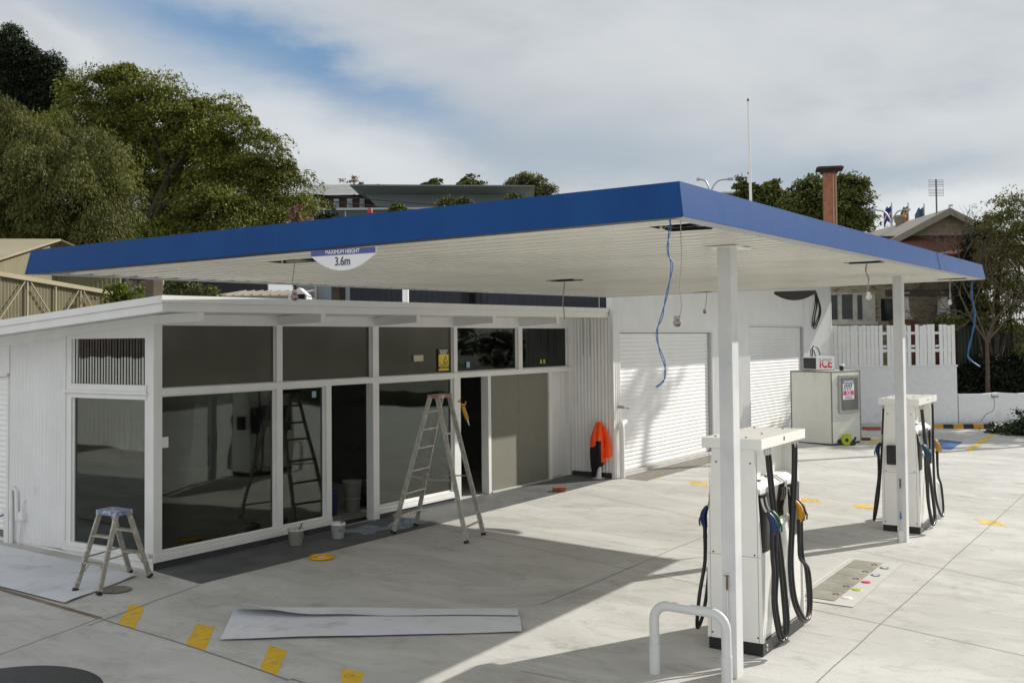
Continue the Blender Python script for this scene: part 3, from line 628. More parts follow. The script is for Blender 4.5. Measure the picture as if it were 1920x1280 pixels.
def hose(par, pts, r=.0185):
    MB().tube(smooth_path(pts, 10), r, 8).build('hose', 'rubber', par)
    c = MB(); p = Vector(pts[0]); c.tube([p, p+Vector((0, 0, -.06))], r*1.35, 8); c.build('hose_coupling', 'chrome', par)
def make_pump(name, label, loc, screen, grips, sidebox, hoses, rear):
    t = thing(name, label, 'fuel pump', loc, 0, 'fuel pumps standing on the forecourt')
    Lx = 1.30
    MB().box(.015, Lx-.015, -.262, .262, 0, .118).build('base_frame', 'black', t, bevel=.003)
    MB().box(.1, .14, -.268, -.255, .03, .05).box(.1, .14, -.268, -.255, .07, .09).build('base_bolt', 'chrome', t)
    for xa, xb in ((0, .045), (Lx-.045, Lx)):
        o = MB().prism(pump_profile(), 0, xa, xb).build('side_panel', 'pump', t, bevel=.006)
        b = MB()
        if xa == 0:
            for yy, zz in [(-.17, 1.76), (.16, 1.76), (-.2, .92), (.2, .92), (-.22, .17), (.22, .17)]:
                b.tube([(-.0015, yy, zz), (.002, yy, zz)], .009, 8)
            b.box(-.001, .002, -.232, -.229, .12, 1.86)
            b.build('screws', 'black', o)
            MB().box(-.0012, .001, -.262, .262, .9, .903).box(-.0012, .001, .229, .2315, .12, 1.86).build('panel_seam', 'greyp', o)
    # body shells
    MB().prism([(-.232, .12), (-.25, .3), (-.247, .9), (-.222, 1.16), (.222, 1.16), (.247, .9), (.25, .3), (.232, .12)], 0, .045, Lx-.045).build('lower_body', 'pump', t, bevel=.004)
    MB().prism([(-.222, 1.163), (-.212, 1.50), (-.15, 1.56), (-.09, 1.575), (.09, 1.575), (.15, 1.56), (.212, 1.50), (.222, 1.163)], 0, .045, Lx-.045).build('upper_body', 'pump', t, bevel=.004)
    MB().box(.045, Lx-.045, -.075, .075, 1.576, 1.889).build('head_panel', 'pump', t)
    MB().prism([(-.03, 1.889), (-.03, 1.985), (Lx+.03, 1.985), (Lx+.03, 1.889)], 1, -.292, .292).build('cap', 'pump', t, bevel=.006)
    c = MB(); c.box(.62, .655, -.294, -.2915, 1.925, 1.962).box(.62, .655, .2915, .294, 1.925, 1.962)
    for xx in (.1, .55, 1.2): c.tube([(xx, .2, 1.985), (xx, .2, 1.993)], .01, 6); c.tube([(xx, -.1, 1.985), (xx, -.1, 1.993)], .01, 6)
    c.build('cap_fittings', 'black', t)
    c = MB(); c.tube([(.3, -.15, 1.562), (.3, -.15, 1.572)], .02, 8); c.tube([(.6, -.12, 1.568), (.6, -.12, 1.578)], .02, 8); c.build('shelf_plugs', 'black', t)
    for s in (-1, 1):
        def face(z, d): return s*((.222-.010*(z-1.163)/.337) + d) if z > 1.163 else s*(.24+d)
        y1_, y2_ = face(1.18, .018), face(1.50, .018)
        d = MB().hexa([(.33, face(1.18, 0), 1.175), (.90, face(1.18, 0), 1.175), (.90, face(1.5, 0), 1.51), (.33, face(1.5, 0), 1.51), (.33, y1_, 1.175), (.90, y1_, 1.175), (.90, y2_, 1.51), (.33, y2_, 1.51)]).build('display_panel', 'pump', t, bevel=.003)
        e = .0015*s
        MB().add([(.345, y1_+e, 1.19), (.885, y1_+e, 1.19), (.885, y2_+e, 1.495), (.345, y2_+e, 1.495)], [(0, 1, 2, 3) if s < 0 else (0, 3, 2, 1)]).build('display', screen, d)
        MB().prism([(s*.235, 1.12), (s*.275, 1.13), (s*.262, 1.172), (s*.225, 1.172)], 0, .33, .90).build('tray', 'pump', t)
        MB().box(.07, .31, min(s*.21, s*.256), max(s*.21, s*.256), .93, 1.46).build('nozzle_bay', 'black', t, bevel=.004)
        MB().box(.95, 1.22, min(s*.21, s*.256), max(s*.21, s*.256), .95, 1.46).build('nozzle_bay', 'black', t, bevel=.004)
    for s, x, gcol, pts in hoses:
        e = nozzle(t, x, s, gcol)
        p = [(a, s*b, c_) for a, b, c_ in pts]
        hose(t, p+[(e[0], e[1]+s*.01, e[2]-.15), e])
    if sidebox:
        MB().box(-.09, -.002, -.03, .17, 1.02, 1.30).build('card_box', 'black', t, bevel=.006)
    return t
def lp(s, xn, xc, dx, gcol, wide=0):
    if xc < .6:   # left set hangs almost straight down, bellying outwards
        p = [(xc, .27, 1.885), (xc+.02, .30, 1.45), (xc+.07, .345, .95), (xc+.06+wide, .385, .50), (xc+.01+wide, .415, .25), (xc-.09, .425, .15), (xc-.16, .405, .24), (xc-.17, .37, .5)]
    else:
        p = [(xc, .27, 1.885), (xc-.07, .285, 1.6), (xc-.30, .325, 1.1), (xc-.48, .36, .75), (xc-.50, .39, .45), (xc-.36, .415, .24), (xc-.18, .42, .17), (xc-.02, .40, .30), (xc+.02, .37, .6)]
    return (s, xn, gcol, p)
lh = [lp(-1, .08, .17, 0, 'nblue'), lp(-1, .185, .245, 0, 'ngreen', .02), lp(-1, .98, 1.00, 0, 'nbrown'), lp(-1, .90, 1.08, 0, 'nyellow'), lp(1, .15, .24, 0, 'nblue')]
make_pump('fuel_pump', 'near white fuel pump with blue, green and yellow nozzles behind the nearest column', (9.748, 3.605, gz(9.9, 3.6)), 'screen', None, False, lh, True)
lh2 = [lp(-1, .10, .22, 0, 'nteal', .05), lp(-1, .19, .28, 0, 'nteal', .05), lp(-1, 1.0, 1.08, 0, 'nyellow'), lp(1, .15, .24, 0, 'nblue')]
make_pump('fuel_pump', 'far white fuel pump with black side box and teal nozzles behind the farther column', (16.72, 3.60, gz(16.9, 3.6)-.02), 'screen2', None, True, lh2, True)

# ------------------------------------------------------------------ bollards
def ubollard(label, a, b, h, r):
    a = Vector((*a, gz(*a))); b = Vector((*b, gz(*b))); m = (a+b)/2
    t = thing('pipe_bollard', label, 'bollard', tuple(m), 0, 'white U shaped pipe bollards at the pump ends')
    up = Vector((0, 0, 1)); d = (b-a).normalized(); pts = [a-m+up*.0, a-m+up*(h-.2)]
    for k in range(7): th = math.pi/2*k/6; pts.append(a-m+up*(h-.13)+d*.13*(1-math.cos(th))+up*.13*math.sin(th))
    for k in range(7): th = math.pi/2*k/6; pts.append(b-m+up*(h-.13)-d*.13*(1-math.sin(th))+up*.13*math.cos(th))
    pts.append(b-m)
    MB().tube(pts, r, 16).build('pipe', 'colpaint', t)
    for p in (a, b): MB().tube([p-m, p-m+up*.26], r*1.14, 16).build('sleeve', 'colpaint', t)
    return t
ubollard('white bent pipe bollard in front of the nearest column', (8.80, 3.99), (8.82, 3.34), .60, .042)
ubollard('white bent pipe bollard half hidden behind the far fuel pump', (18.25, 3.35), (18.25, 3.85), .60, .042)
pb = thing('post_bollard', 'short white post bollard under the orange work shirt', 'bollard', (18.94, 9.72, gz(18.9, 9.7)))
MB().tube([(0, 0, 0), (0, 0, 1.02)], .055, 14).build('post', 'white', pb)
MB().box(-.10, .10, -.09, .09, 0, .018).build('base_plate', 'white', pb)

# work shirt hung on the bollard
def shirt():
    mb = MB(); mb.smooth = True; n = 40; rows = 22; vs = []
    for j in range(rows+1):
        t = j/rows; z = 1.08-.86*t
        rx = .03+.17*min(1, t*3.2)**.6-.05*max(0, t-.6)/.4-.045*max(0, t-.85)/.15; ry = .03+.10*min(1, t*3)**.6
        for k in range(n):
            a = 2*math.pi*k/n; fold = 1+.16*math.sin(5*a+2.2*t)+.08*math.sin(9*a-3*t)
            hem = .16*math.sin(a*1.0+2.4)*t*t+.05*math.sin(4*a)*t*t
            vs.append((rx*fold*math.cos(a)+.03*t*math.cos(2), ry*fold*math.sin(a)-.0, z+hem*.9))
    fs = [(j*n+k, j*n+(k+1) % n, (j+1)*n+(k+1) % n, (j+1)*n+k) for j in range(rows) for k in range(n)]
    mb.add(vs, fs+[tuple(range(n))])
    # black lower part, orange sleeve hanging on the right (towards the garage side)
    view = Vector((-.85, -.52)).normalized(); right = Vector((.52, -.85)).normalized()
    for i, f in enumerate(mb.f):
        c = sum((Vector(mb.v[q]) for q in f), Vector())/len(f); h = c.x*right.x+c.y*right.y
        lim = .72+.9*(-(h))*0 + (.0 if h < .03 else -.42)
        mb.m[i] = 0 if c.z > lim-(.10 if h < -.08 else 0) else 1
    return mb
t = thing('work_shirt', 'orange and black high visibility work shirt hung over the post bollard', 'shirt', (18.93, 9.70, gz(18.9, 9.7)+.02))
shirt().build('shirt_body', ['orange', 'cloth'], t)
sl = MB(); sl.smooth = True
right = Vector((.52, -.85, 0)); a0 = right*.10+Vector((-.04, -.02, .95))
sl.tube(smooth_path([a0, right*.155+Vector((-.06, -.04, .75)), right*.16+Vector((-.06, -.04, .52)), right*.15+Vector((-.06, -.04, .40))], 4), [.04+.004*i for i in range(13)], 12)
sl.build('sleeve', 'orange', t)

# ------------------------------------------------------------------ ladders
def stile(mb, p, q, w, th, side):
    mb.bar(p, q, w, th, side)
def ladder(name, label, feetA, feetB, topc, half, tread_n, rear_n, topmat, width, depthT, topw):
    """feetA: two feet of the climbing side, feetB: two feet of the rear side; treads join each pair"""
    A = [Vector(p) for p in feetA]; B = [Vector(p) for p in feetB]; T = Vector(topc); base = (A[0]+A[1]+B[0]+B[1])/4
    wd = (A[1]-A[0]).normalized(); go = ((B[0]+B[1])-(A[0]+A[1])).normalized(); go.z = 0
    t = thing(name, label, 'ladder', tuple(base))
    Z = lambda p: Vector(p)-base
    tops = {}
    for nm, F, sgn in (('a', A, -1), ('b', B, 1)):
        for i, f in enumerate(F):
            tp = T+wd*half*(-1 if i == 0 else 1)+go*topw*sgn; tops[nm, i] = tp
            MB().bar(Z(f), Z(tp), width[0], .024, wd).build('stile', 'alu', t, bevel=.002)
            d = (tp-f).normalized(); MB().bar(Z(f)-d*.0, Z(f)+d*.035, width[0]*1.12, .032, wd).build('foot', 'black', t)
        n = tread_n if nm == 'a' else rear_n
        for k in n:
            p = F[0].lerp(tops[nm, 0], k); q = F[1].lerp(tops[nm, 1], k)
            dd = depthT if nm == 'a' or len(rear_n) == len(tread_n) else .022
            MB().bar(Z(p), Z(q), dd, .022, (0, 0, 1)).build('tread', 'alu', t)
            if dd > .03:
                for e, s in ((p, 1), (q, -1)):
                    MB().bar(Z(e)+wd*s*.08+Vector((0, 0, -.01)), Z(e)+wd*s*.006+Vector((0, 0, -.10)), .012, .006).build('brace', 'alu', t) if k == min(n) else None
    tb = MB(); p = Z(T)+Vector((0, 0, .012)); a = wd*(half+.035); b = go*(topw+.035); u = Vector((0, 0, .02))
    tb.hexa([p-a-b-u*2.2, p+a-b-u*2.2, p+a+b-u*2.2, p-a+b-u*2.2, p-a-b+u*.4, p+a-b+u*.4, p+a+b+u*.4, p-a+b+u*.4]); tb.build('top_plate', topmat, t, bevel=.004)
    for i in (0, 1):
        p = A[i].lerp(tops['a', i], .42); q = B[i].lerp(tops['b', i], .42)
        m = (p+q)/2-Vector((0, 0, .03 if tread_n[0] < .3 else 0))
        MB().bar(Z(p), Z(m), .018, .006, wd).bar(Z(m), Z(q), .018, .006, wd).build('spreader', 'alu', t)
    return t
def gp(x, y): return (x, y, gz(x, y)+.012)
ladder('step_ladder', 'small paint spattered aluminium step ladder standing on the drop sheet', [gp(7.76, 10.47), gp(7.80, 10.12)], [gp(8.67, 10.68), gp(8.68, 10.34)], (8.22, 10.40, 1.035), .125, [.36, .70], [.36, .70], 'ladtop', (.062, 0), .075, .10)
ladder('step_ladder', 'tall paint spattered aluminium step ladder leaning open before the shop windows', [gp(12.36, 9.63), gp(13.00, 9.70)], [gp(12.38, 8.38), gp(12.99, 8.50)], (12.72, 9.06, 2.15), .17, [.13, .29, .455, .62, .755, .885], [.10, .735], 'ladred', (.066, 0), .08, .06)
# caulking gun hooked on the tall ladder
cg = thing('caulking_gun', 'yellow caulking gun hooked on the tall step ladder', 'caulking gun', tuple(at(866, 757, 15.45)))
base = at(866, 757, 15.45); q = lambda u, v: at(u, v, 15.44)-base
MB().tube([q(868, 762), q(876, 786)], .028, 10).build('cartridge', 'nyellow', cg)
MB().tube([q(876, 786), q(880, 797)], [.012, .005], 8).build('nozzle_tip', 'signwhite', cg)
m = MB(); m.bar(q(866, 757), q(872, 760), .03, .02); m.tube([q(868, 762), q(862, 752), q(864, 746)], .008, 6); m.tube([q(866, 758), q(873, 757), q(873, 752)], .009, 6); m.tube([q(862, 752), q(858, 752)], .012, 6); m.build('handle', 'nyellow', cg)
# crumpled rag under the ladder
def cloth_lump(x, y, w, d, h, seed, nx=22, ny=14):
    rng = random.Random(seed); ph = [rng.uniform(0, 6) for _ in range(6)]; vs = []
    for j in range(ny+1):
        for i in range(nx+1):
            a = i/nx*2-1; b = j/ny*2-1; e = max(0, 1-max(abs(a), abs(b))**3)
            z = h*e*(.45+.3*math.sin(5*a+ph[0]+2*b)+.25*math.sin(9*b+ph[1]+3*a)+.15*math.sin(15*a+ph[2]))
            px = x+w/2*a*(1+.12*math.sin(4*b+ph[3])); py = y+d/2*b*(1+.15*math.sin(5*a+ph[4]))
            vs.append((px, py, gz(px, py)+.012+max(0, z)))
    m = MB(); m.smooth = True; m.add(vs, [(j*(nx+1)+i, j*(nx+1)+i+1, (j+1)*(nx+1)+i+1, (j+1)*(nx+1)+i) for j in range(ny) for i in range(nx)]); return m
tag(cloth_lump(12.95, 9.86, .75, .3, .09, 3).build('paint_rag', 'bluerag'), 'crumpled blue and white paint rag behind the tall ladder feet', 'rag')
tag(cloth_lump(12.35, 10.1, .6, .45, .03, 5).build('grey_sheet', 'bluerag'), 'flat grey sheet on the dark apron beside the tall ladder', 'sheet')

# drop sheets
def dropsheet(label, c4, seed, curl=None, nx=50, ny=16):
    rng = random.Random(seed); ph = [rng.uniform(0, 6) for _ in range(8)]
    a, b, c, d = [Vector(p) for p in c4]; vs = []
    for j in range(ny+1):
        for i in range(nx+1):
            s = i/nx; t_ = j/ny; p = (a.lerp(b, s)).lerp(d.lerp(c, s), t_)
            z = .006+.004*(1+math.sin(7*s+ph[0]+3*t_))+.004*(1+math.sin(16*s+ph[1]-5*t_))*.5
            if curl: z += curl(s, t_)
            vs.append((p.x, p.y, gz(p.x, p.y)+.012+z))
    m = MB(); m.smooth = True; m.add(vs, [(j*(nx+1)+i, j*(nx+1)+i+1, (j+1)*(nx+1)+i+1, (j+1)*(nx+1)+i) for j in range(ny) for i in range(nx)])
    return tag(m.build('drop_sheet', 'paper'), label, 'drop sheet', 'paper drop sheets on the concrete')
dropsheet('wide white drop sheet under the small ladder by the side wall', [(8.62, 10.50), (7.37, 10.12), (7.50, 13.4), (8.75, 13.6)], 4, nx=30, ny=40)
def curl(s, t): return .012+.11*(t**1.5)*max(0, 1-s*1.9)**1.2*(.75+.25*math.sin(17*s))+.03*max(0, 1-s*9)
dropsheet('long white drop sheet strip with a lifted left edge on the shaded concrete', [(8.18, 8.46), (9.83, 6.0), (9.18, 5.57), (7.36, 7.80)], 9, None, 60, 20)
dropsheet('narrow paper strip with curled left end lying on the long drop sheet', [(8.21, 8.48), (9.84, 6.02), (9.62, 5.88), (7.95, 8.26)], 15, curl, 80, 10)

# manholes, lids, hatch
t = thing('manhole_cover', 'big round black manhole cover cut by the bottom left corner', 'manhole cover', (5.40, 8.12, gz(5.40, 8.12)+.012))
MB().lathe([(.001, .004), (.66, .004), (.70, .002), (.72, -.006)], 64).build('cover_plate', 'iron', t)
c = MB(); c.tube([(.50, -.36, .005), (.50, -.36, .012)], .035, 12).tube([(-.1, .55, .005), (-.1, .55, .012)], .03, 12); c.build('lifting_eye', 'iron', t)
t.rotation_euler = (R(1.58), R(-.2), 0)
tag(MB().disc((0, 0, 0), .17, 32).build('drain_cover', 'lidcon', loc=(8.06, 10.17, gz(8.06, 10.17)+.016)), 'small round brown drain cover beside the small step ladder', 'drain cover').rotation_euler = (R(1.58), R(-.2), 0)
h = thing('fuel_hatch', 'rectangular steel fuel hatch plate between the two pumps', 'hatch', (13.25, 3.5, gz(13.25, 3.5)))
hp = MB(); Zg = lambda x, y, d: gz(x, y)-gz(13.25, 3.5)+d
hx = [12.13, 12.57, 13.01, 13.46, 13.92, 14.40]
for a, b in zip(hx[:-1], hx[1:]):
    hp.add([(x-13.25, y-3.5, Zg(x, y, .018)) for x, y in [(a+.004, 3.335), (b-.004, 3.335), (b-.004, 3.69), (a+.004, 3.69)]], [(0, 1, 2, 3)])
hp.build('plate', 'hatch', h)
MB().add([(x-13.25, y-3.5, Zg(x, y, .012)) for x, y in [(12.0, 3.10), (14.55, 3.12), (14.55, 3.86), (12.0, 3.86)]], [(0, 1, 2, 3)]).build('mortar_surround', 'concl', h)
MB().add([(x-13.25, y-3.5, Zg(x, y, .022)) for x, y in [(12.13, 3.735), (14.40, 3.735), (14.40, 3.755), (12.13, 3.755)]], [(0, 1, 2, 3)]).build('edge_strip', 'white', h)
for i, (x, s) in enumerate(zip(hx[:-1], ['P2', 'P2', 'P3', 'P2', 'P3'])):
    text('painted_code', s, 'rust', h, (x+.30-13.25, 3.40-3.5, Zg(x+.2, 3.40, .021)), .075, (R(1.58), 0, R(-60)), .0008, 1, .002)
for lb, (x, y), m_, m2 in [('white', (12.36, 3.265), 'signwhite', 'signwhite'), ('yellow', (12.80, 3.263), 'lime', 'lime'), ('red', (13.23, 3.262), 'pink', 'red'), ('purple rimmed', (13.66, 3.252), 'signwhite', 'signblue'), ('blue rimmed', (14.13, 3.255), 'signwhite', 'signgrey')]:
    t = thing('filler_cap', 'small round %s filler cap beside the steel hatch' % lb, 'filler cap', (x, y, gz(x, y)+.012), 0, 'coloured filler caps beside the hatch')
    MB().lathe([(.034, .007), (.058, .006), (.064, .0)], 24).build('rim', m2, t); MB().disc((0, 0, .0065), .036, 24).build('cap_face', m_, t)

# buckets and lid
def bucket(label, x, y, scale, lab, spat):
    t = thing('paint_bucket', label, 'bucket', (x, y, gz(x, y)+.01), .3, 'white paint buckets by the shop door')
    r0, r1, hh = .078*scale, .098*scale, .205*scale
    MB().lathe([(.001, .003), (r0, .0), (r1, hh), (r1+.006, hh), (r1+.006, hh-.03), (r1+.001, hh-.035), (r1+.001, hh), (r1-.004, hh), (r0, .02), (.001, .02)], 28).build('pail', spat, t)
    MB().lathe([(.001, hh-.05), (r1-.006, hh-.05)], 24).build('paint', 'white', t)
    MB().tube([(-.02, .03, .05), (.05, -.07, hh+.06)], .009, 6).build('brush_handle', 'post', t)
    hd = MB(); hd.tube([(r1*math.cos(a), r1*math.sin(a)*.98, hh-.02-.10*math.sin(a)**2*(1 if math.sin(a) < 0 else 0)) for a in [math.pi*k/12 for k in range(12, 25)]], .003, 5); hd.build('wire_handle', 'gal', t)
    if lab:
        vs = []; n = 6
        for k in range(n+1):
            a = R(-150+48*k/n)
            for z in (.095, .128): rr = r0+(r1-r0)*z/hh+.0025; vs.append((rr*math.cos(a), rr*math.sin(a), z))
        l_ = MB().add(vs, [(2*k, 2*k+2, 2*k+3, 2*k+1) for k in range(n)]).build('label', 'black', t)
        vs = []; 
        for k in range(n+1):
            a = R(-145+38*k/n)
            for z in (.107, .117): rr = r0+(r1-r0)*z/hh+.0035; vs.append((rr*math.cos(a), rr*math.sin(a), z))
        MB().add(vs, [(2*k, 2*k+2, 2*k+3, 2*k+1) for k in range(n)]).build('label_print', 'signwhite', l_)
    return t
bucket('stained white paint bucket with a brush in front of the narrow window', 10.98, 10.20, 1.08, False, 'bucket')
bucket('clean white paint bucket with small black label at the open doorway', 11.66, 10.05, 1.04, True, 'signwhite')
t = thing('bucket_lid', 'yellow round bucket lid lying on the concrete edge', 'lid', (10.57, 9.38, gz(10.57, 9.38)+.012))
MB().lathe([(.085, .008), (.13, .008), (.138, .028), (.155, .028), (.157, .0), (.0, .0)], 36).build('rim', 'yellowl', t); MB().disc((0, 0, .009), .085, 30).build('lid_centre', 'yellowl', t); MB().disc((0.005, 0, .0105), .07, 24, .05, .4).build('lid_label', 'signwhite', t)
# pots and buckets inside the doorway
def inside(label, x, y, r, hh, mat, z=.235):
    wx, wy = s2w(x, y)
    t = thing('paint_tin', label, 'paint tin', (wx, wy, z), 0, 'paint tins stacked in the dark doorway')
    MB().lathe([(.001, 0), (r*.85, 0), (r, hh), (r*1.05, hh), (r*1.05, hh-.02), (r*.95, hh-.02), (.001, hh-.03)], 20).build('pail', mat, t)
inside('cream bucket low in the open doorway', 4.45, .75, .13, .24, 'bucket'); inside('cream bucket stacked on the cream bucket in the doorway', 4.46, .76, .15, .26, 'bucket', .475)
inside('blue bucket at the right of the doorway', 5.0, .8, .13, .2, 'nteal'); inside('dark tin with a white rag in the doorway', 4.95, 1.05, .14, .45, 'greyp'); inside('dark purple tin at the left of the doorway', 4.02, .8, .10, .38, 'signblue')

# bricks
def brick(label, x, y, rz, mat='brick'):
    return tag(MB().box(-.115, .115, -.055, .055, 0, .076).build('brick', mat, loc=(x, y, gz(x, y)+.009), bevel=.004), label, 'brick')
b = brick('single red brick lying at the apron edge', 17.08, 9.56, 0); b.rotation_euler = (0, 0, R(-55))
b = brick('dark red brick on the ground near the boundary wall', 32.3, 7.73, 0); b.rotation_euler = (0, 0, R(-62)); b.scale = (2.2, 1.5, 1.1)
b = brick('dark timber offcut beside the right corner of the ice freezer', 29.3, 7.25, 0, 'rust'); b.rotation_euler = (0, 0, R(-60)); b.scale = (1.8, 1, .8)

# ------------------------------------------------------------------ ice freezer
a1 = R(72); d1 = Vector((math.cos(a1), math.sin(a1))); d2 = Vector((d1.y, -d1.x))
IW, ID, IH = 1.20, 1.28, 1.86
ice = thing('ice_freezer', 'pale enamel ice freezer standing before the right roller door', 'ice freezer', (27.46, 7.53, gz(27.46, 7.53)), a1)
# local: x along d1 (left face), -y along d2 (door face) ; front corner at origin
MB().box(0, IW, -ID, 0, .05, IH).build('cabinet', 'ice', ice, bevel=.008)
MB().box(.02, IW-.02, -ID+.02, -.02, 0, .05).build('base', 'plinth', ice)
ed = MB(); 
for xx, yy in ((0, 0), (0, -ID), (IW, 0)): ed.box(xx-.012, xx+.012, yy-.012, yy+.012, .05, IH)
ed.box(-.006, IW, .0, .006, IH-.03, IH+.004).box(-.006, 0, -ID, 0, IH-.03, IH+.004)
ed.build('edge_trim', 'lidcon', ice)
dr = MB().box(-.06, -.002, -ID+.12, -.28, .80, 1.76).build('door', 'steel', ice, bevel=.01)
MB().box(-.066, -.061, -ID+.19, -.35, .87, 1.68).build('door_panel', 'greyp', dr)
MB().box(-.075, -.02, -.285, -.25, .92, .99).box(-.075, -.02, -.285, -.25, 1.52, 1.59).build('hinge', 'steel', dr)
pl, pr_ = -.40, -.90
def pp_(a, b, z0, z1, m, nm, d=-.069): return MB().box(d, -.0662, min(a, b), max(a, b), z0, z1).build(nm, m, dr)
pp_(pl, pr_, 1.14, 1.63, 'signwhite', 'poster'); pp_(pl-.01, pr_+.01, 1.545, 1.625, 'navyp', 'poster_header', -.071); pp_(pl-.02, pr_+.02, 1.25, 1.36, 'pink', 'poster_block', -.071)
for k in range(6):
    y0 = pl-.03-.075*k; MB().hexa([(-.0705, y0, 1.37), (-.0705, y0-.02, 1.37), (-.0705, y0-.10, 1.53), (-.0705, y0-.05, 1.53), (-.0712, y0, 1.37), (-.0712, y0-.02, 1.37), (-.0712, y0-.10, 1.53), (-.0712, y0-.05, 1.53)]).build('poster_ray', 'nblue', dr) if k < 5 else None
text('poster_lettering', 'ICE', 'signwhite', dr, (-.0735, (pl+pr_)/2, 1.305), .12, (R(90), 0, R(-90)), .0005, 1.2, .002)
for k in range(7): pp_(pl-.05-k*.06, pl-.09-k*.06, 1.565, 1.605, 'signwhite', 'poster_print', -.0735)
for k in range(2): pp_(pl-.08, pr_+.08, 1.20-k*.04, 1.218-k*.04, 'greyp', 'poster_print', -.071)
# ICE light box on the top
ib = thing('ice_sign_box', 'small white box with red ICE lettering on top of the freezer', 'sign', (ice.location.x+d1.x*.62+d2.x*.30, ice.location.y+d1.y*.62+d2.y*.30, ice.location.z+IH), R(60))
MB().box(0, .50, -.62, 0, .02, .36).build('box', 'signwhite', ib, bevel=.006)
MB().box(.02, .48, -.001, .004, .05, .33).build('dark_side', 'black', ib); MB().box(0, .5, -.62, 0, 0, .02).build('foot_board', 'lidcon', ib)
text('ice_lettering', 'ICE', 'red', ib, (-.004, -.31, .18), .34, (R(90), 0, R(-90)), .002, .9, .006)
for k in range(3): MB().box(-.0075, -.0065, -.56, -.06, .205+.042*k, .220+.042*k+.006*k).build('letter_stripe', 'signwhite', ib)
MB().tube(smooth_path([(.25, -.1, .36), (.28, -.15, .62), (.3, -.32, .58), (.33, -.45, .40)], 6), .014, 6).tube(smooth_path([(.3, -.1, .36), (.33, -.13, .55), (.35, -.25, .50), (.35, -.30, .36)], 6), .014, 6).build('cable_loop', 'rubber', ib)
p = at(1578, 694, 28.0); t = thing('paper_cup', 'small black cup with white rim on the freezer top', 'cup', (p.x, p.y, ice.location.z+IH)); MB().lathe([(.001, 0), (.05, 0), (.062, .13), (.001, .13)], 14).build('cup', 'black', t); MB().lathe([(.064, .125), (.066, .16), (.05, .165), (.001, .165)], 14).build('lid', 'signwhite', t)
# lime power tool
t = thing('leaf_blower', 'lime green and black power tool on the ground beside the freezer', 'power tool', (27.82, 7.26, gz(27.8, 7.3)+.01), R(-60))
m = MB(); m.tube([(-.02, -.05, .13), (-.02, .07, .13)], .13, 16); m.box(-.1, .1, -.03, .05, .16, .29); m.build('body', 'lime', t, bevel=.01)
MB().tube([(-.02, -.055, .13), (-.02, -.03, .13)], .045, 12).tube([(-.12, 0, .12), (-.34, 0, .07), (-.52, .03, .03)], [.045, .04, .035], 8).build('tube', 'black', t)
MB().tube([(.08, 0, .10), (.18, .0, .12), (.22, .0, .2)], .03, 8).box(.05, .2, -.05, .05, 0, .09).build('handle', 'black', t)

# wheel stop
t = thing('wheel_stop', 'black and yellow striped wheel stop near the boundary wall', 'wheel stop', (34.45, 5.75, gz(34.4, 5.7)+.004), R(-58))
W0, n = 2.1, 7
for k in range(n):
    m = MB().prism([(-.09, 0), (-.06, .13), (.06, .13), (.09, 0)], 0, -W0/2+k*W0/n, -W0/2+(k+1)*W0/n-.002)
    m.build('stripe', 'nyellow' if k % 2 else 'black', t)
# ------------------------------------------------------------------ raised ground behind the boundary walls
bp_ = [(36.5, 6.25), (38.75, 4.1), (41.5, 1.7), (44, -24), (120, -24), (120, 90), (33.9, 90), (33.9, 9.4), (34.6, 8.5)]
rg = MB(); n = len(bp_)
rg.add([(x, y, -1) for x, y in bp_]+[(x, y, .35 if i in (0, 1, 2, 3) else .8) for i, (x, y) in enumerate(bp_)], [tuple(range(n, 2*n))]+[(i, (i+1) % n, n+(i+1) % n, n+i) for i in range(n)])
struct(rg.build('raised_ground', 'soil'))
def frame2(p, q):
    p = Vector(p); q = Vector(q); return p, math.atan2((q-p).y, (q-p).x), (q-p).length
A, az, LA = frame2((33.52, 9.20), (36.34, 6.05)); zA = .22
wl = thing('boundary_wall', 'tall white painted brick wall under the white paling fence', 'wall', (A.x, A.y, zA), az)
w = MB().box(0, LA, 0, .22, -.3, 1.74).build('wall', 'whiteb', wl)
MB().box(-.0, LA+.03, -.02, .25, 1.742, 1.79).build('coping', 'whiteb', wl)
B, bz, LB = frame2((36.40, 6.02), (41.6, 1.55)); zB = .17
w2 = thing('boundary_wall', 'low cracked white wall at the right below the dark trees', 'wall', (B.x, B.y, zB), bz)
top = [(0, .92), (1.0, .90), (1.6, .93), (2.4, .88), (3.5, .91), (LB, .9)]
MB().prism([(0, -.4)]+top+[(LB, -.4)], 1, 0, .22).build('wall', 'whiteb', w2)
cr = MB(); cpts = [(1.25, .92), (1.27, .80), (1.36, .74), (1.35, .5), (1.30, .36), (1.05, .28), (.8, .05)]
for (a, b), (c, d_) in zip(cpts[:-1], cpts[1:]): cr.bar((a, -.002, b), (c, -.002, d_), .02, .004, (0, 1, 0))
cr.box(1.24, 1.5, -.03, -.001, .79, .83); cr.build('crack', 'joint', w2)
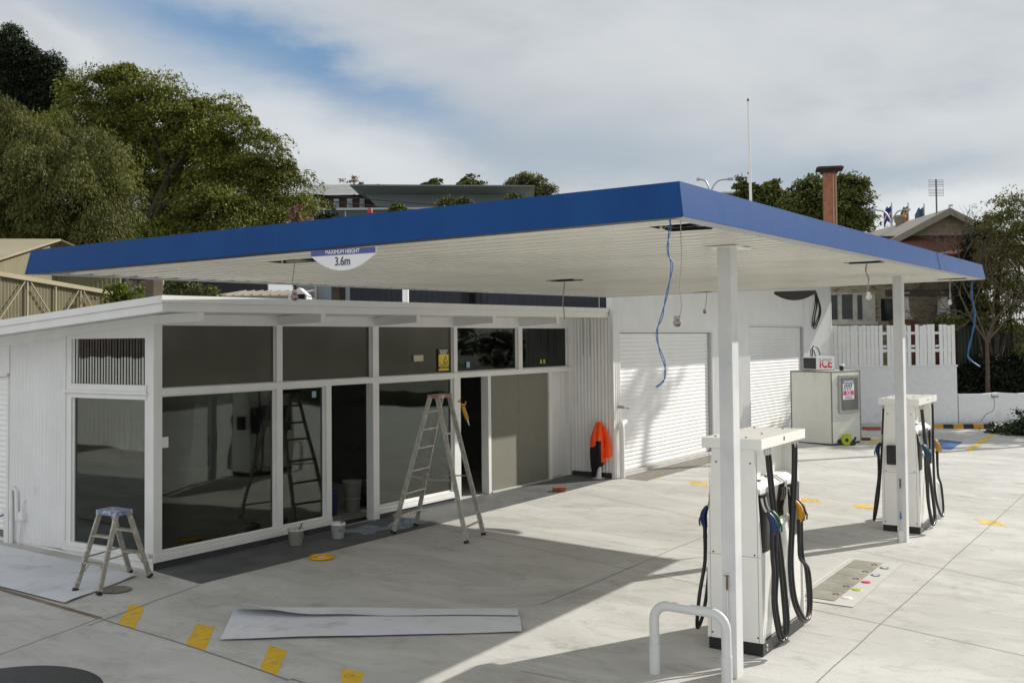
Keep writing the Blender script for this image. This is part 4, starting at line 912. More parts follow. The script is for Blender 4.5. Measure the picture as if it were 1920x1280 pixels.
# paling fence
fn = thing('paling_fence', 'white vertical paling fence with dark missing boards on the brick wall', 'fence', (A.x, A.y, zA+1.80), az)
npk = 31; x = .0
m_ = MB(); m_.box(0, LA-.02, .075, .11, .40, .50).box(0, LA-.02, .075, .11, .95, 1.03); m_.build('rail', 'white', fn)
gaps = {13, 20, 26}
for k in range(npk):
    w_ = LA/npk
    if k in gaps: 
        MB().box(k*w_+.01, k*w_+w_-.01, .06, .074, .55, .62).build('rail_stub', 'white', fn); continue
    hgt = 1.24+random.uniform(-.012, .012); dz = random.uniform(-.008, .008)
    o = MB().box(k*w_+.009, k*w_+w_-.009, .05, .07, -.02 if k > 4 else -.25, hgt).build('paling', 'white', fn)
    o.location = (0, dz, 0); o.rotation_euler = (0, R(random.uniform(-.35, .35)), 0)
# dark sheet fence on the right behind the low wall
C_ = at(1797, 690, 37); D_ = at(1990, 690, 38.5)
f, fz_, LF = frame2((C_.x, C_.y), (D_.x, D_.y))
t = thing('sheet_fence', 'dark green corrugated fence behind the trees at the right', 'fence', (f.x, f.y, .8), fz_)
corr(MB(), (0, 0), (LF, 0), 0, 2.45, .15, .015, (0, -1)).build('panel', 'fencegreen', t); MB().box(0, LF, .02, .06, 2.40, 2.47).build('rail', 'fencegreen', t)

# ------------------------------------------------------------------ old weatherboard house
hc = at(1777, 626, 40); hyaw = R(31)-math.pi/2
house = thing('old_house', 'old weatherboard house with peeling boards and tan gable behind the white fence', 'house', (hc.x, hc.y, 1.5), hyaw)
def H(mb, name, mat, lab=None, par=None):
    o = mb.build(name, mat, par or house)
    if lab: o['label'] = lab
    return o
zb_ = 1.5
def hp_(u, v, Z=40): p = at(u, v, Z)-hc; return (p.x*math.cos(-hyaw)-p.y*math.sin(-hyaw), p.z+hc.z-zb_)
wm = MB(); k = 0; z = .3
while z < 4.9:   # lapped boards
    wm.add([(-4.6, -.02, z), (1.0, -.02, z), (1.0, 0, z+.16), (-4.6, 0, z+.16)], [(0, 1, 2, 3)]); wm.add([(-4.6, 0, z), (1.0, 0, z), (1.0, -.02, z), (-4.6, -.02, z)], [(0, 1, 2, 3)]); z += .16
wm.box(-4.6, 1.0, .0, .3, 0, 4.9); H(wm, 'wall', 'weather')
H(MB().box(-4.6, -4.55, 0, 9, 0, 4.4).box(.95, 1.0, 0, 9, 0, 4.4), 'wall', 'weather')
def hw_(u0, u1, v0, v1, nm, mat, d0, d1, par=None, lab=None):
    x0, z1 = hp_(u0, v0); x1_, z0 = hp_(u1, v1)
    return H(MB().box(x0, x1_, d0, d1, z0, z1), nm, mat, lab, par)
fr_ = hw_(1556, 1641, 549, 604, 'window', 'trim', -.10, -.02)
for a, b, c_, d_ in [(1558, 1570, 553, 599), (1578, 1598, 552, 598), (1607, 1616, 553, 599)]: hw_(a, b, c_, d_, 'pane', 'oldglass', -.12, -.101, fr_)
hw_(1556, 1645, 604, 608, 'window_sill', 'trim', -.16, -.02); 
hw_(1652, 1690, 560, 601, 'doorway', 'oldglass', -.05, -.03)
hw_(1754, 1766, 573, 592, 'small_vent', 'oldglass', -.05, -.03); hw_(1760, 1785, 575, 580, 'wall_slot', 'rust', -.05, -.03)
for uu in (1671, 1744):
    x_, z1 = hp_(uu, 554); _, z0 = hp_(uu, 597)
    H(MB().prism([(x_-.12, z1), (x_+.12, z1), (x_+.20, z0), (x_-.20, z0)], 1, -1.45, -1.15).box(x_-.16, x_+.16, -1.5, -1.1, z1, z1+.08).box(x_-.24, x_+.24, -1.55, -1.05, z0-.06, z0), 'verandah_post', 'trim')
    H(MB().box(x_-.42, x_+.42, -1.6, -1.0, 0, z0-.065), 'pier', 'rust')
x_, z1 = hp_(1640, 546); x2, z2 = hp_(1800, 556)
H(MB().box(x_, x2, -1.5, -1.25, z2-.02, z1), 'verandah_beam', 'bark')
H(MB().hexa([(-5, -1.75, 4.22), (1.4, -1.75, 4.22), (1.4, .0, 4.95), (-5, .0, 4.95), (-5, -1.75, 4.30), (1.4, -1.75, 4.30), (1.4, .0, 5.03), (-5, .0, 5.03)]), 'verandah_roof', 'rust')
H(MB().box(-5.0, -1.9, -1.95, -1.76, 4.25, 4.34), 'gutter', 'trim')
# gable: apex above x=0
zap = hp_(1777, 392)[1]; sl_ = .52; hwid = 3.6
zg0 = hp_(1777, 441)[1]
gb = MB(); z = zg0
while z < zap-.3:
    wd = (zap-.25-z)/sl_; wd2 = max(.02, (zap-.25-z-.16)/sl_)
    gb.add([(-wd, -.03, z), (wd, -.03, z), (wd2, 0, z+.16), (-wd2, 0, z+.16)], [(0, 1, 2, 3)]); z += .16
gb.prism([(-(zap-.2-zg0)/sl_, zg0), ((zap-.2-zg0)/sl_, zg0), (0, zap-.2)], 1, .005, .1)
H(gb, 'gable', 'gable')
H(MB().box(-2.6, 2.6, -.06, .0, zg0-.12, zg0-.0), 'gable_trim', 'maroon')
aw = MB(); n = 60
for i in range(n):
    xx = -2.8+5.6*i/n; xx2 = -2.8+5.6*(i+1)/n; d = .0 if i % 2 else .03
    aw.add([(xx, -.05, zg0-.12+d), (xx2, -.05, zg0-.12+.03-d), (xx2, -1.9, zg0-1.35+.03-d), (xx, -1.9, zg0-1.35+d)], [(0, 3, 2, 1)])
H(aw, 'awning', 'maroon', 'maroon corrugated awning roof')
H(MB().box(-3.2, 3.2, .0, .2, 4.9, zg0-.1), 'wall', 'gable')
def rp(sgn):
    z0 = zap-hwid*sl_; return MB().hexa([(0, -.45, zap-.06), (sgn*hwid, -.45, z0-.06), (sgn*hwid, 10, z0-.06), (0, 10, zap-.06), (0, -.45, zap), (sgn*hwid, -.45, z0), (sgn*hwid, 10, z0), (0, 10, zap)])
H(rp(-1), 'roof', 'roofrust'); H(rp(1), 'roof', 'roofrust')
for s in (-1, 1):
    z0 = zap-hwid*sl_; H(MB().hexa([(0, -.50, zap-.24), (s*hwid, -.50, z0-.24), (s*hwid, -.455, z0-.24), (0, -.455, zap-.24), (0, -.50, zap+.01), (s*hwid, -.50, z0+.01), (s*hwid, -.455, z0+.01), (0, -.455, zap+.01)]), 'barge_board', pmat('tan_barge', (.25, .22, .17), .7, var=.1))
xc, zc = hp_(1677, 410, 45); 
H(MB().lathe([(.17, -1.2), (.17, .0), (.22, .05), (.22, .18), (.25, .2), (.25, .3), (.16, .32), (.001, .3)], 14, (xc*1.0, 4.2, zc-.25)), 'chimney_pot', 'gable')
an = MB(); xa, za = hp_(1763, 392); zt_ = hp_(1763, 333)[1]; an.tube([(xa, .2, za-.2), (xa, .2, zt_)], .03, 6)
for k in range(11): zz = zt_-.04-k*.058; an.bar((xa-.27, .2, zz), (xa+.27, .2, zz), .014, .014) if k != 5 else None
an.bar((xa-.27, .2, zt_), (xa-.27, .2, zt_-.62), .006, .006); an.bar((xa+.27, .2, zt_), (xa+.27, .2, zt_-.62), .006, .006)
H(an, 'antenna', 'greyp')
xv, zv = hp_(1795, 380); H(MB().tube([(xv, .6, zv-1.0), (xv, .6, zv)], .035, 8).tube([(xv, .6, zv-.02), (xv+.12, .6, zv)], .04, 6), 'vent_pipe', 'gal')
# lattice window of a second neighbour
p = at(1822, 578, 39); t = thing('lattice_window', 'white framed lattice panel half hidden by the right tree', 'lattice panel', (p.x, p.y, p.z), hyaw)
m = MB(); m.box(-.6, .6, 0, .04, .42, .48).box(-.6, .6, 0, .04, -.72, -.66).box(-.6, -.54, 0, .04, -.72, .48).box(.54, .6, 0, .04, -.72, .48); m.build('frame', 'trim', t)
m = MB()
for k in range(-10, 12): m.bar((-.55+.1*k, .02, -.66), (-.55+.1*k+1.1, .02, .42), .012, .008, (0, 1, 0)); 
m.v = [(min(.54, max(-.54, a)), b, c) for a, b, c in m.v]; m.build('lattice', 'greyp', t); MB().box(-.58, .58, .06, .1, -4.0, .5).build('backing', 'fencegreen', t)

# ------------------------------------------------------------------ tall things on the right
def ground_thing(name, label, cat, u, Z, group=None, z=0, rz=None):
    p = at(u, 634, Z); return thing(name, label, cat, (p.x, p.y, z), R(31.6)-math.pi/2 if rz is None else rz, group)
def zpx(v, Z, u=1400): return at(u, v, Z).z
t = ground_thing('brick_chimney', 'tall square brick chimney with a flared rusty cap', 'chimney', 1561, 42, None, 0, R(19)-math.pi/2)
z1 = zpx(324, 42, 1561); c = MB().box(-.25, .25, -.25, .25, 0, z1)
c.build('shaft', 'chim', t); MB().box(.10, .14, -.29, -.27, 0, z1-.1).box(.20, .235, -.29, -.27, 0, z1-.1).build('corner_ribs', pmat('pale_chimney_rib', (.5, .32, .22), .8, var=.1), t)
MB().hexa([(-.30, -.30, z1), (.30, -.30, z1), (.30, .30, z1), (-.30, .30, z1), (-.36, -.36, z1+.13), (.36, -.36, z1+.13), (.36, .36, z1+.13), (-.36, .36, z1+.13)]).box(-.50, .50, -.50, .50, z1+.132, z1+.20).box(-.44, .44, -.44, .44, z1+.205, z1+.23).build('cap', pmat('sooty_cap', (.05, .028, .022), .85, var=.4, scale=6), t)
t = ground_thing('flag_pole', 'tall white pole rising above the canopy', 'pole', 1412, 36)
z1 = zpx(186, 36, 1410); MB().tube([(0, 0, 0), (0, 0, 7), (-.035, 0, z1)], [.062, .05, .03], 10).build('shaft', 'white', t); MB().lathe([(.001, .09), (.04, .06), (.045, .02), (.03, -.02)], 10, (-.035, 0, z1)).build('finial', 'greyp', t)
def street_light(label, u, v, ul, ur, Z):
    t = ground_thing('street_light', label, 'street light', u, Z, 'double armed street lights in the distance')
    z1 = zpx(v, Z, u); s = Z/F_PX
    MB().tube([(0, 0, 0), (0, 0, z1-1.0)], .09, 8).build('pole', 'gal', t)
    for e in (ul, ur):
        dx = (e-u)*s; MB().tube(smooth_path([(0, 0, z1-1.0), (dx*.12, 0, z1-.5), (dx*.4, 0, z1-.08), (dx*.95, 0, z1+.02)], 5), .05, 6).build('arm', 'gal', t)
        MB().box(min(dx*.82, dx*1.05), max(dx*.82, dx*1.05), -.15, .15, z1-.06, z1+.08).build('lamp_head', 'lightgrey', t)
street_light('double armed street light behind the near canopy corner', 1336, 335, 1312, 1377, 70)
street_light('double armed street light behind the flags', 1676, 393, 1640, 1709, 70)
# flags
def flag(label, u, vt, du, cols, Z=85):
    t = ground_thing('flag', label, 'flag', u, Z, 'flags flying above the old house'); s = Z/F_PX; z1 = zpx(vt, Z, u)
    MB().tube([(0, 0, 0), (0, 0, z1)], .05, 6).build('pole', 'lightgrey', t)
    for i, (c_, a, b) in enumerate(cols):
        vs = []; n = 8
        for k in range(n+1):
            x = du*s*k/n
            for w in (a, b): vs.append((x, .12*math.sin(k*.9), z1-.25-(.04+.03*math.sin(k))*k-1.15*w+.05*math.sin(k*1.3)-.012*i*0))
        MB().add([(x, y-.01*i, z) for x, y, z in vs], [(2*k, 2*k+2, 2*k+3, 2*k+1) for k in range(n)]).build('cloth', c_, t)
flag('dark blue flag on the leftmost of the four poles', 1643, 379, -14, [('flagblue', 0, .6), ('flagwhite', .6, .7), ('flagblue', .7, 1)])
flag('blue flag with pale cross on the second pole', 1677, 379, -15, [('flagblue', 0, .4), ('flagwhite', .4, .55), ('flagred', .55, .62), ('flagblue', .62, 1)])
flag('red, yellow and black flag on the third pole', 1708, 379, -14, [('flagblack', 0, .35), ('flagyel', .35, .6), ('flagred', .5, 1)])
flag('dark teal flag on the rightmost pole', 1738, 381, -17, [('flagteal', 0, 1)])

# ------------------------------------------------------------------ far buildings behind the left part of the canopy
def fb(name, label, Z, u):
    p = at(u, 634, Z); return thing(name, label, 'building', (p.x, p.y, 0), R(31.6)-math.pi/2)
Zf = 95; uc = 800
gbld = fb('modern_building', 'wide grey modern building with a flat overhanging roof', Zf, uc)
def X_(u, Z=Zf, c=uc): return (u-c)*Z/F_PX
def Zz(v, u=800, Z=Zf): return at(u, v, Z).z
MB().prism([(X_(718), 0), (X_(985), 0), (X_(985), Zz(364)), (X_(684), Zz(361)), (X_(718), Zz(396))], 1, 0, 12).build('wall', 'greywall', gbld)
MB().hexa([(X_(683), -.1, Zz(362)), (X_(988), -.1, Zz(365)), (X_(988), 12, Zz(365)), (X_(683), 12, Zz(362)), (X_(668), -2.6, Zz(354)), (X_(1004), -2.6, Zz(359)), (X_(1004), 12, Zz(359)), (X_(668), 12, Zz(354))]).build('soffit', pmat('grey_soffit', (.3, .34, .35), .6, var=.05), gbld)
MB().hexa([(X_(666), -2.8, Zz(354)), (X_(1005), -2.8, Zz(359)), (X_(1005), 12.2, Zz(359)), (X_(666), 12.2, Zz(354)), (X_(666), -2.8, Zz(351.5)), (X_(1005), -2.8, Zz(356.5)), (X_(1005), 12.2, Zz(356.5)), (X_(666), 12.2, Zz(351.5))]).build('roof', 'greywall', gbld)
MB().prism([(X_(718), Zz(404)), (X_(985), Zz(404)), (X_(985), Zz(384)), (X_(708), Zz(384))], 1, -.08, -.02).build('cladding_band', 'greywall', gbld)
MB().box(X_(600), X_(990), -1.2, -.3, Zz(394.5), Zz(390.5)).build('balcony_edge', 'lightgrey', gbld)
MB().box(X_(596), X_(990), -.9, -.3, Zz(412), Zz(395)).build('glazing', 'wingreen', gbld); MB().box(X_(651), X_(653), -1.0, -.91, Zz(412), Zz(395)).box(X_(760), X_(762), -1.0, -.91, Zz(412), Zz(395)).build('mullion', 'lightgrey', gbld)
MB().box(X_(560), X_(990), -.9, 3, 0, Zz(412)).build('lower_storey', 'greywall', gbld)
bb = fb('brick_building', 'dark brown brick building with grey tiled roof beside the big tree', Zf+4, 640)
X2 = lambda u: X_(u, Zf+4, 640); Z2 = lambda v: Zz(v, 640, Zf+4); Zb2 = lambda v: Zz(v, 640, Zf+9)
MB().box(X2(560), X2(706), 0, 8, 0, Z2(364)).build('wall', 'brownbrick', bb)
MB().hexa([(X2(556), -.7, Z2(365)), (X2(712), -.7, Z2(365)), (X2(712), 0, Z2(363)), (X2(556), 0, Z2(363)), (X2(550), 5, Zb2(345)), (X2(694), 5, Zb2(345)), (X2(694), 5.3, Zb2(344)), (X2(550), 5.3, Zb2(344))]).build('roof', 'greyroof', bb)
MB().hexa([(X2(695), 5.2, Zb2(353)), (X2(710), 5.2, Zb2(353)), (X2(710), 7, Zb2(353)), (X2(695), 7, Zb2(353)), (X2(695), 5.2, Zb2(343.5)), (X2(700), 5.2, Zb2(344)), (X2(700), 7, Zb2(344)), (X2(695), 7, Zb2(343.5))]).build('end_parapet', pmat('orange_brick', (.5, .2, .1), .8), bb)
for a, b in [(592, 600), (627, 637), (652, 662), (676, 685)]:
    w = MB().box(X2(a), X2(b), -.08, -.01, Z2(390), Z2(372)).build('window', 'lightgrey', bb)
    MB().box(X2(a+1.2), X2(b-1.2), -.12, -.085, Z2(389), Z2(380)).build('pane', 'winglass', w); MB().box(X2(a), X2(b), -.11, -.085, Z2(378), Z2(376)).build('window_head', 'greyp', w)
# second low grey roof seen between the right trees
p = at(1460, 634, 90); t = thing('flat_roof_building', 'low flat grey roof line between the trees left of the chimney', 'building', (p.x, p.y, 0), R(31.6)-math.pi/2)
MB().box(-4.2, 3.4, 0, 10, 0, zpx(362, 90, 1460)).build('wall', 'greywall', t); MB().box(-4.6, 3.8, -.5, 10.4, zpx(362, 90, 1460), zpx(359, 90, 1460)).build('roof', 'lightgrey', t)
# power lines
t = thing('power_line', 'two thin dark power lines in front of the grey building', 'power line', tuple(at(760, 385, 70)))
for (u0, v0), (u1, v1) in [((560, 362), (1000, 396)), ((560, 372), (960, 408))]:
    o = at(760, 385, 70); MB().tube([at(u0, v0, 70)-o, at((u0+u1)/2, (v0+v1)/2+2, 70)-o, at(u1, v1, 70)-o], .035, 5).build('wire', 'black', t)
t = ground_thing('roof_vent', 'small red capped vent peeping over the blue fascia', 'vent', 695, 34)
zt_ = zpx(389, 34, 695); MB().tube([(0, 0, 0), (0, 0, zt_-.22)], .035, 8).lathe([(.13, -.26), (.14, -.22), (.05, -.2)], 14, (0, 0, zt_)).build('pipe', 'greyp', t); MB().lathe([(.085, -.17), (.08, -.06), (.05, .0), (.001, .01)], 16, (0, 0, zt_)).build('red_cap', 'ventred', t)

# ------------------------------------------------------------------ things between the shop roof and the canopy
# tan corrugated shed at the left
sc = at(104, 634, 30); syaw = R(31.6)-math.pi/2
sh = thing('corrugated_shed', 'tan corrugated shed with low gable roof behind the shop at the left', 'shed', (sc.x, sc.y, 0), syaw)
X3 = lambda u, Z=30: (u-104)*Z/F_PX
Z3 = lambda v, Z=30: at(104, v, Z).z
def sl(p): d = Vector(p)-sc; c, q = math.cos(-syaw), math.sin(-syaw); return Vector((d.x*c-d.y*q, d.x*q+d.y*c, p.z))
A3, E3, R3, F3 = sl(at(104, 453, 30)), sl(at(-90, 515, 24)), sl(at(-230, 450, 31)), sl(at(228, 505, 31))
g_ = MB()
def cwall(p, q, n):
    d = (q-p); nn = Vector((d.y, -d.x, 0)).normalized()*.03
    for i in range(n):
        a = p+d*(i/n)+nn*(i % 2); b = p+d*((i+1)/n)+nn*((i+1) % 2)
        g_.add([(a.x, a.y, 0), (b.x, b.y, 0), tuple(b), tuple(a)], [(0, 1, 2, 3)])
cwall(E3, A3, 60); cwall(A3, F3, 30)
g_.build('gable_wall', 'shed', sh)
up_ = Vector((0, 0, .05)); out = Vector((.25, -.25, 0)); e4 = E3+(R3-A3)
MB().hexa([E3+out, A3+out, R3, e4, E3+out+up_, A3+out+up_, R3+up_, e4+up_]).build('roof', 'shedroof', sh)
b4 = Vector((-5, 6, 0)); MB().hexa([A3+out, F3+out, F3+b4, A3+b4, A3+out+up_, F3+out+up_, F3+b4+up_, A3+b4+up_]).build('roof', 'shedroof', sh)
# sheet wall with steel frame in front of the shed
a_ = at(-60, 634, 23.0); b_ = at(205, 634, 28.0)
f2, fz2, L2 = frame2((a_.x, a_.y), (b_.x, b_.y))
t = thing('sheet_wall', 'tan corrugated sheet wall with pale diagonal bracing at the left edge', 'wall', (f2.x, f2.y, 0), fz2)
za_ = at(-60, 504, 23).z; zb2 = at(205, 549, 28).z
mm = MB(); n = 90
for i in range(n):
    t0 = i/n; t1 = (i+1)/n; d0 = .03*(i % 2); d1_ = .03*((i+1) % 2); z_ = lambda q: za_+(zb2-za_)*q
    mm.add([(L2*t0, d0, 0), (L2*t1, d1_, 0), (L2*t1, d1_, z_(t1)), (L2*t0, d0, z_(t0))], [(0, 1, 2, 3)])
mm.build('panel', 'shed', t)
MB().bar((0, -.05, za_-.0), (L2, -.05, zb2-.0), .09, .10).build('top_rail', 'shedroof', t)
for q in (.17, .356, .556, .745, .95): MB().bar((L2*q, -.05, 0), (L2*q, -.05, za_+(zb2-za_)*q-.08), .04, .045, (0, 1, 0)).build('frame_post', 'shedroof', t)
for q, r_ in ((.335, .08), (.376, .64), (.725, .50), (.765, .975)): MB().bar((L2*q, -.07, za_+(zb2-za_)*q-.08), (L2*r_, -.07, 3.0), .028, .03, (0, 1, 0)).build('brace', 'shedroof', t)
# posts
for lb, u, Z, w_, mt, grp in [('thick weathered timber post under the left part of the canopy', 289, 24, .26, 'post', None), ('dark timber post in the gap above the shop roof', 635, 24, .22, 'bark', None)]:
    p = at(u, 634, Z); tag(MB().box(-w_/2, w_/2, -w_/2, w_/2, 0, 4.6).build('timber_post', mt, loc=(p.x, p.y, 0)), lb, 'post')
p = at(761, 634, 21.5); t = tag(MB().tube([(0, 0, 3.0), (0, 0, 4.3)], .065, 12).build('steel_post', 'white', loc=(p.x, p.y, 0)), 'round white steel post in the gap above the shop roof', 'post')
a_ = at(585, 634, 25.5); t = thing('lean_to_roof', 'dark sloping lean-to roof just left of the navy wall', 'roof', (a_.x, a_.y, 0), syaw)
MB().hexa([(0, 0, 3.58), (3.2, 0, 4.2), (3.2, 3, 4.2), (0, 3, 3.58), (0, 0, 3.68), (3.2, 0, 4.3), (3.2, 3, 4.3), (0, 3, 3.68)]).build('roof', 'navy', t); MB().box(.1, 3.1, .1, .2, 0, 3.6).build('wall', 'navy', t)
p = at(585, 634, 36); t = thing('grey_house_wall', 'pale grey wall with white posts far behind the gap', 'wall', (p.x, p.y, 0), syaw); MB().box(-.5, 2.6, 0, .2, 0, 5.2).build('wall', 'greywall', t)
for k in range(3): MB().box(.1+k*.75, .16+k*.75, -.06, -.002, 0, 5.2).build('wall_batten', 'trim', t)
# hut
hc2 = at(490, 634, 33); hut = thing('old_hut', 'low white hut with a rusty corrugated roof behind the shop', 'hut', (hc2.x, hc2.y, 0), syaw)
X4 = lambda u: (u-490)*33/F_PX; Z4 = lambda v: at(490, v, 33).z
MB().box(X4(405), X4(560), 0, 3, 0, Z4(553)).build('wall', 'whiteb', hut); MB().hexa([(X4(402), -.3, Z4(556)), (X4(548), -.3, Z4(556)), (X4(548), 0, Z4(555)), (X4(402), 0, Z4(555)), (X4(418), 2.5, Z4(539)), (X4(565), 2.5, Z4(539)), (X4(565), 2.6, Z4(538)), (X4(418), 2.6, Z4(538))]).build('roof', 'hutroof', hut)
for k in range(9): MB().bar((X4(410+17*k), -.32, Z4(555)+.02), (X4(424+17*k), 2.5, Z4(539)+.03), .04, .03).build('roof_rib', 'roofrust', hut)
MB().prism([(X4(546), Z4(556)), (X4(580), Z4(556)), (X4(580), 0), (X4(546), 0)], 1, -.4, .2).prism([(X4(544), Z4(556)), (X4(582), Z4(556)), (X4(566), Z4(541))], 1, -.42, .25).build('gable_end', 'whiteb', hut)
MB().box(X4(560), X4(577), -.46, -.43, Z4(566), Z4(553)).build('dark_opening', 'dark', hut)
p = at(253, 634, 36); t = thing('white_brick_wall', 'stained whitewashed brick wall glimpsed left of the timber post', 'wall', (p.x, p.y, 0), syaw); MB().box(-.35, .9, 0, .2, 0, 5.0).build('wall', pmat('stained_whitewash', (.42, .38, .32), .9, var=.3, scale=3, dirt=(.16, .08, .05), dscale=4, dlo=.45, dhi=.6), t)
p = at(340, 634, 38); t = thing('dark_hedge_wall', 'dark wall covered in leaves right of the timber post', 'wall', (p.x, p.y, 0), syaw); MB().box(-2.4, 3, 0, .2, 0, 5.2).build('wall', 'navy', t)

# ------------------------------------------------------------------ reflected neighbours off to the left of the picture
t = thing('yard_fence', 'long white paling fence along the left side of the yard', 'fence', (2.2, 15.0, gz(2, 15)), R(96))
m = MB()
for k in range(95): m.box(k*.2, k*.2+.18, 0, .025, 0, 2.28+.02*math.sin(k*1.7))
m.box(0, 19, .03, .07, .5, .6).box(0, 19, .03, .07, 1.6, 1.7); m.build('palings', 'white', t)
t = thing('yard_brick_house', 'brown brick house behind the left yard fence', 'house', (-3.5, 15, gz(2, 15)), R(96)); MB().box(0, 22, 0, 6, 0, 5.2).build('wall', pmat('grey_brown_brick', (.13, .105, .09), .85, var=.25, scale=3), t); MB().box(-.5, 22.5, -.6, 6.5, 5.2, 5.5).build('roof', 'greyroof', t)
# ------------------------------------------------------------------ foliage
def fast_mesh(name, verts, mat, parent=None, nper=4):
    nf = len(verts)//nper; me = bpy.data.meshes.new(name); me.vertices.add(len(verts)); me.vertices.foreach_set('co', verts.astype(np.float32).ravel())
    me.loops.add(nf*nper); me.loops.foreach_set('vertex_index', np.arange(nf*nper, dtype=np.int32))
    me.polygons.add(nf); me.polygons.foreach_set('loop_start', np.arange(0, nf*nper, nper, dtype=np.int32)); me.update(calc_edges=True)
    me.materials.append(M[mat] if isinstance(mat, str) else mat)
    o = bpy.data.objects.new(name, me); COL.objects.link(o)
    if parent: o.parent = parent
    return o
def leaves(blobs, n, size, aspect, seed, clump=.35, per=60, droop=.3, shell=.55, flat=1.0, pad=0):
    """blobs: (centre, (rx,ry,rz)); leaf quads gathered in clumps through the outer part of each blob"""
    rg = np.random.default_rng(seed); vol = np.array([b[1][0]*b[1][1]*b[1][2] for b in blobs])**(2/3); cnt = np.maximum(1, (n*vol/vol.sum()/per)).astype(int)
    P_ = []; D_ = []
    for (c, r), k in zip(blobs, cnt):
        d = rg.normal(size=(k, 3)); d /= np.linalg.norm(d, axis=1)[:, None]
        rad = shell+(1.04-shell)*rg.random(k)**.55; rad *= 1+.24*np.sin(5.3*d[:, 0]+seed)*np.cos(4.7*d[:, 2]+seed*.7)+.12*rg.normal(size=k)
        cc = np.array(c)+d*rad[:, None]*np.array(r)
        cs = clump*(.45+.95*rg.random(k))
        if pad:   # umbrella shaped spray: leaves on a drooping dome
            th = rg.random((k, per))*2*np.pi; rho = np.sqrt(rg.random((k, per))); ax = 1+.35*rg.normal(size=(k, 1))
            off = np.stack([rho*np.cos(th)*ax, rho*np.sin(th)/np.abs(ax).clip(.5), -pad*rho**2+.10*rg.normal(size=(k, per))+.12*np.sin(3*th+7*rho)], axis=2)
            q = cc[:, None, :]+off*cs[:, None, None]; dd = np.stack([np.cos(th)*rho, np.sin(th)*rho, -.9*rho*pad+.1], axis=2)*1.6
            P_.append(q.reshape(-1, 3)); D_.append(dd.reshape(-1, 3))
        else:
            off = rg.normal(size=(k, per, 3))*np.array([1, 1, .6*flat])
            P_.append((cc[:, None, :]+off*cs[:, None, None]*.5).reshape(-1, 3)); D_.append(np.repeat(d, per, axis=0))
    p = np.concatenate(P_); o = np.concatenate(D_); m = len(p)
    a = o*.6+rg.normal(size=(m, 3))*(.45 if pad else .8); a[:, 2] -= droop; a /= np.linalg.norm(a, axis=1)[:, None]
    b = np.cross(a, rg.normal(size=(m, 3))*.5+np.array([0, 0, 1.0])); b = np.cross(b, a) if False else b; b /= np.linalg.norm(b, axis=1)[:, None]+1e-9
    s = size*(.6+.8*rg.random(m))[:, None]; a = a*s; b = b*s*aspect
    q = np.stack([p-a*.5, p-a*.05+b*.5, p+a*.5, p-a*.05-b*.5], axis=1)
    return q.reshape(-1, 3)
def tree(name, label, cat, base, trunk, limbs, blobs, n, size, aspect, mat, seed, barkm='bark', group=None, **kw):
    t = thing(name, label, cat, tuple(base), 0, group); b = Vector(base)
    m = MB(); 
    if trunk: m.tube(smooth_path([Vector(p)-b for p in trunk[0]], 5), [trunk[1]+(trunk[2]-trunk[1])*i/(5*(len(trunk[0])-1)) for i in range(5*(len(trunk[0])-1)+1)], 10)
    for pts, r0, r1 in limbs:
        L_ = 5*(len(pts)-1)+1; m.tube(smooth_path([Vector(p)-b for p in pts], 5), [r0+(r1-r0)*i/(L_-1) for i in range(L_)], 6)
    if m.v: m.build('trunk', barkm, t)
    if blobs:
        v = leaves([((np.array(c)-np.array(b)), r) for c, r in blobs], n, size, aspect, seed, **kw); fast_mesh('crown', v, mat, t)
    return t
def PB(Z, l, dy=.9):   # blobs given as u,v,radius in px at depth Z (+ optional depth offset)
    out = []
    for e in l:
        u, v, r = e[:3]; dz = e[3] if len(e) > 3 else 0; ry = e[4] if len(e) > 4 else r
        c = at(u, v, Z+dz); s = (Z+dz)/F_PX; out.append((tuple(c), (r*s, r*s*dy, ry*s)))
    return out
def limb(Z, l): return [tuple(at(u, v, Z+(e[0] if e else 0))) for u, v, *e in l]
L1 = leaf_mat('jacaranda_leaf', (.18, .195, .034), .5, .12, .4, .35)
L2_ = leaf_mat('dark_fir_leaf', (.028, .042, .018), .35, .15)
L3_ = leaf_mat('casuarina_leaf', (.125, .13, .032), .45, .12, .4, .4)
L4_ = leaf_mat('eucalypt_leaf', (.16, .155, .06), .3, .25)
L5_ = leaf_mat('plain_leaf', (.115, .13, .032), .45, .12)
L6_ = leaf_mat('yellow_green_leaf', (.16, .2, .03), .35, .4)
L7_ = leaf_mat('pink_twig_leaf', (.25, .13, .11), .3, .3)
Z = 42
b0 = at(262, 634, Z); b0.z = 0
big = [(160, 158, 34), (205, 174, 56), (262, 170, 48), (330, 196, 56), (392, 224, 56), (450, 258, 58), (492, 308, 56), (528, 352, 46), (553, 384, 30), (566, 384, 14), (250, 250, 75, 2), (340, 290, 85, 2), (420, 330, 80, 1), (200, 290, 70, 3), (300, 360, 60, 2), (390, 400, 60, -1, 40), (470, 405, 60, -1.5, 40), (528, 425, 30, -1, 20), (150, 240, 60, 2), (230, 350, 55, 3), (330, 425, 55, 0, 30), (300, 435, 45, -2, 28), (235, 430, 45, -1, 35), (380, 360, 50, -2, 30)]
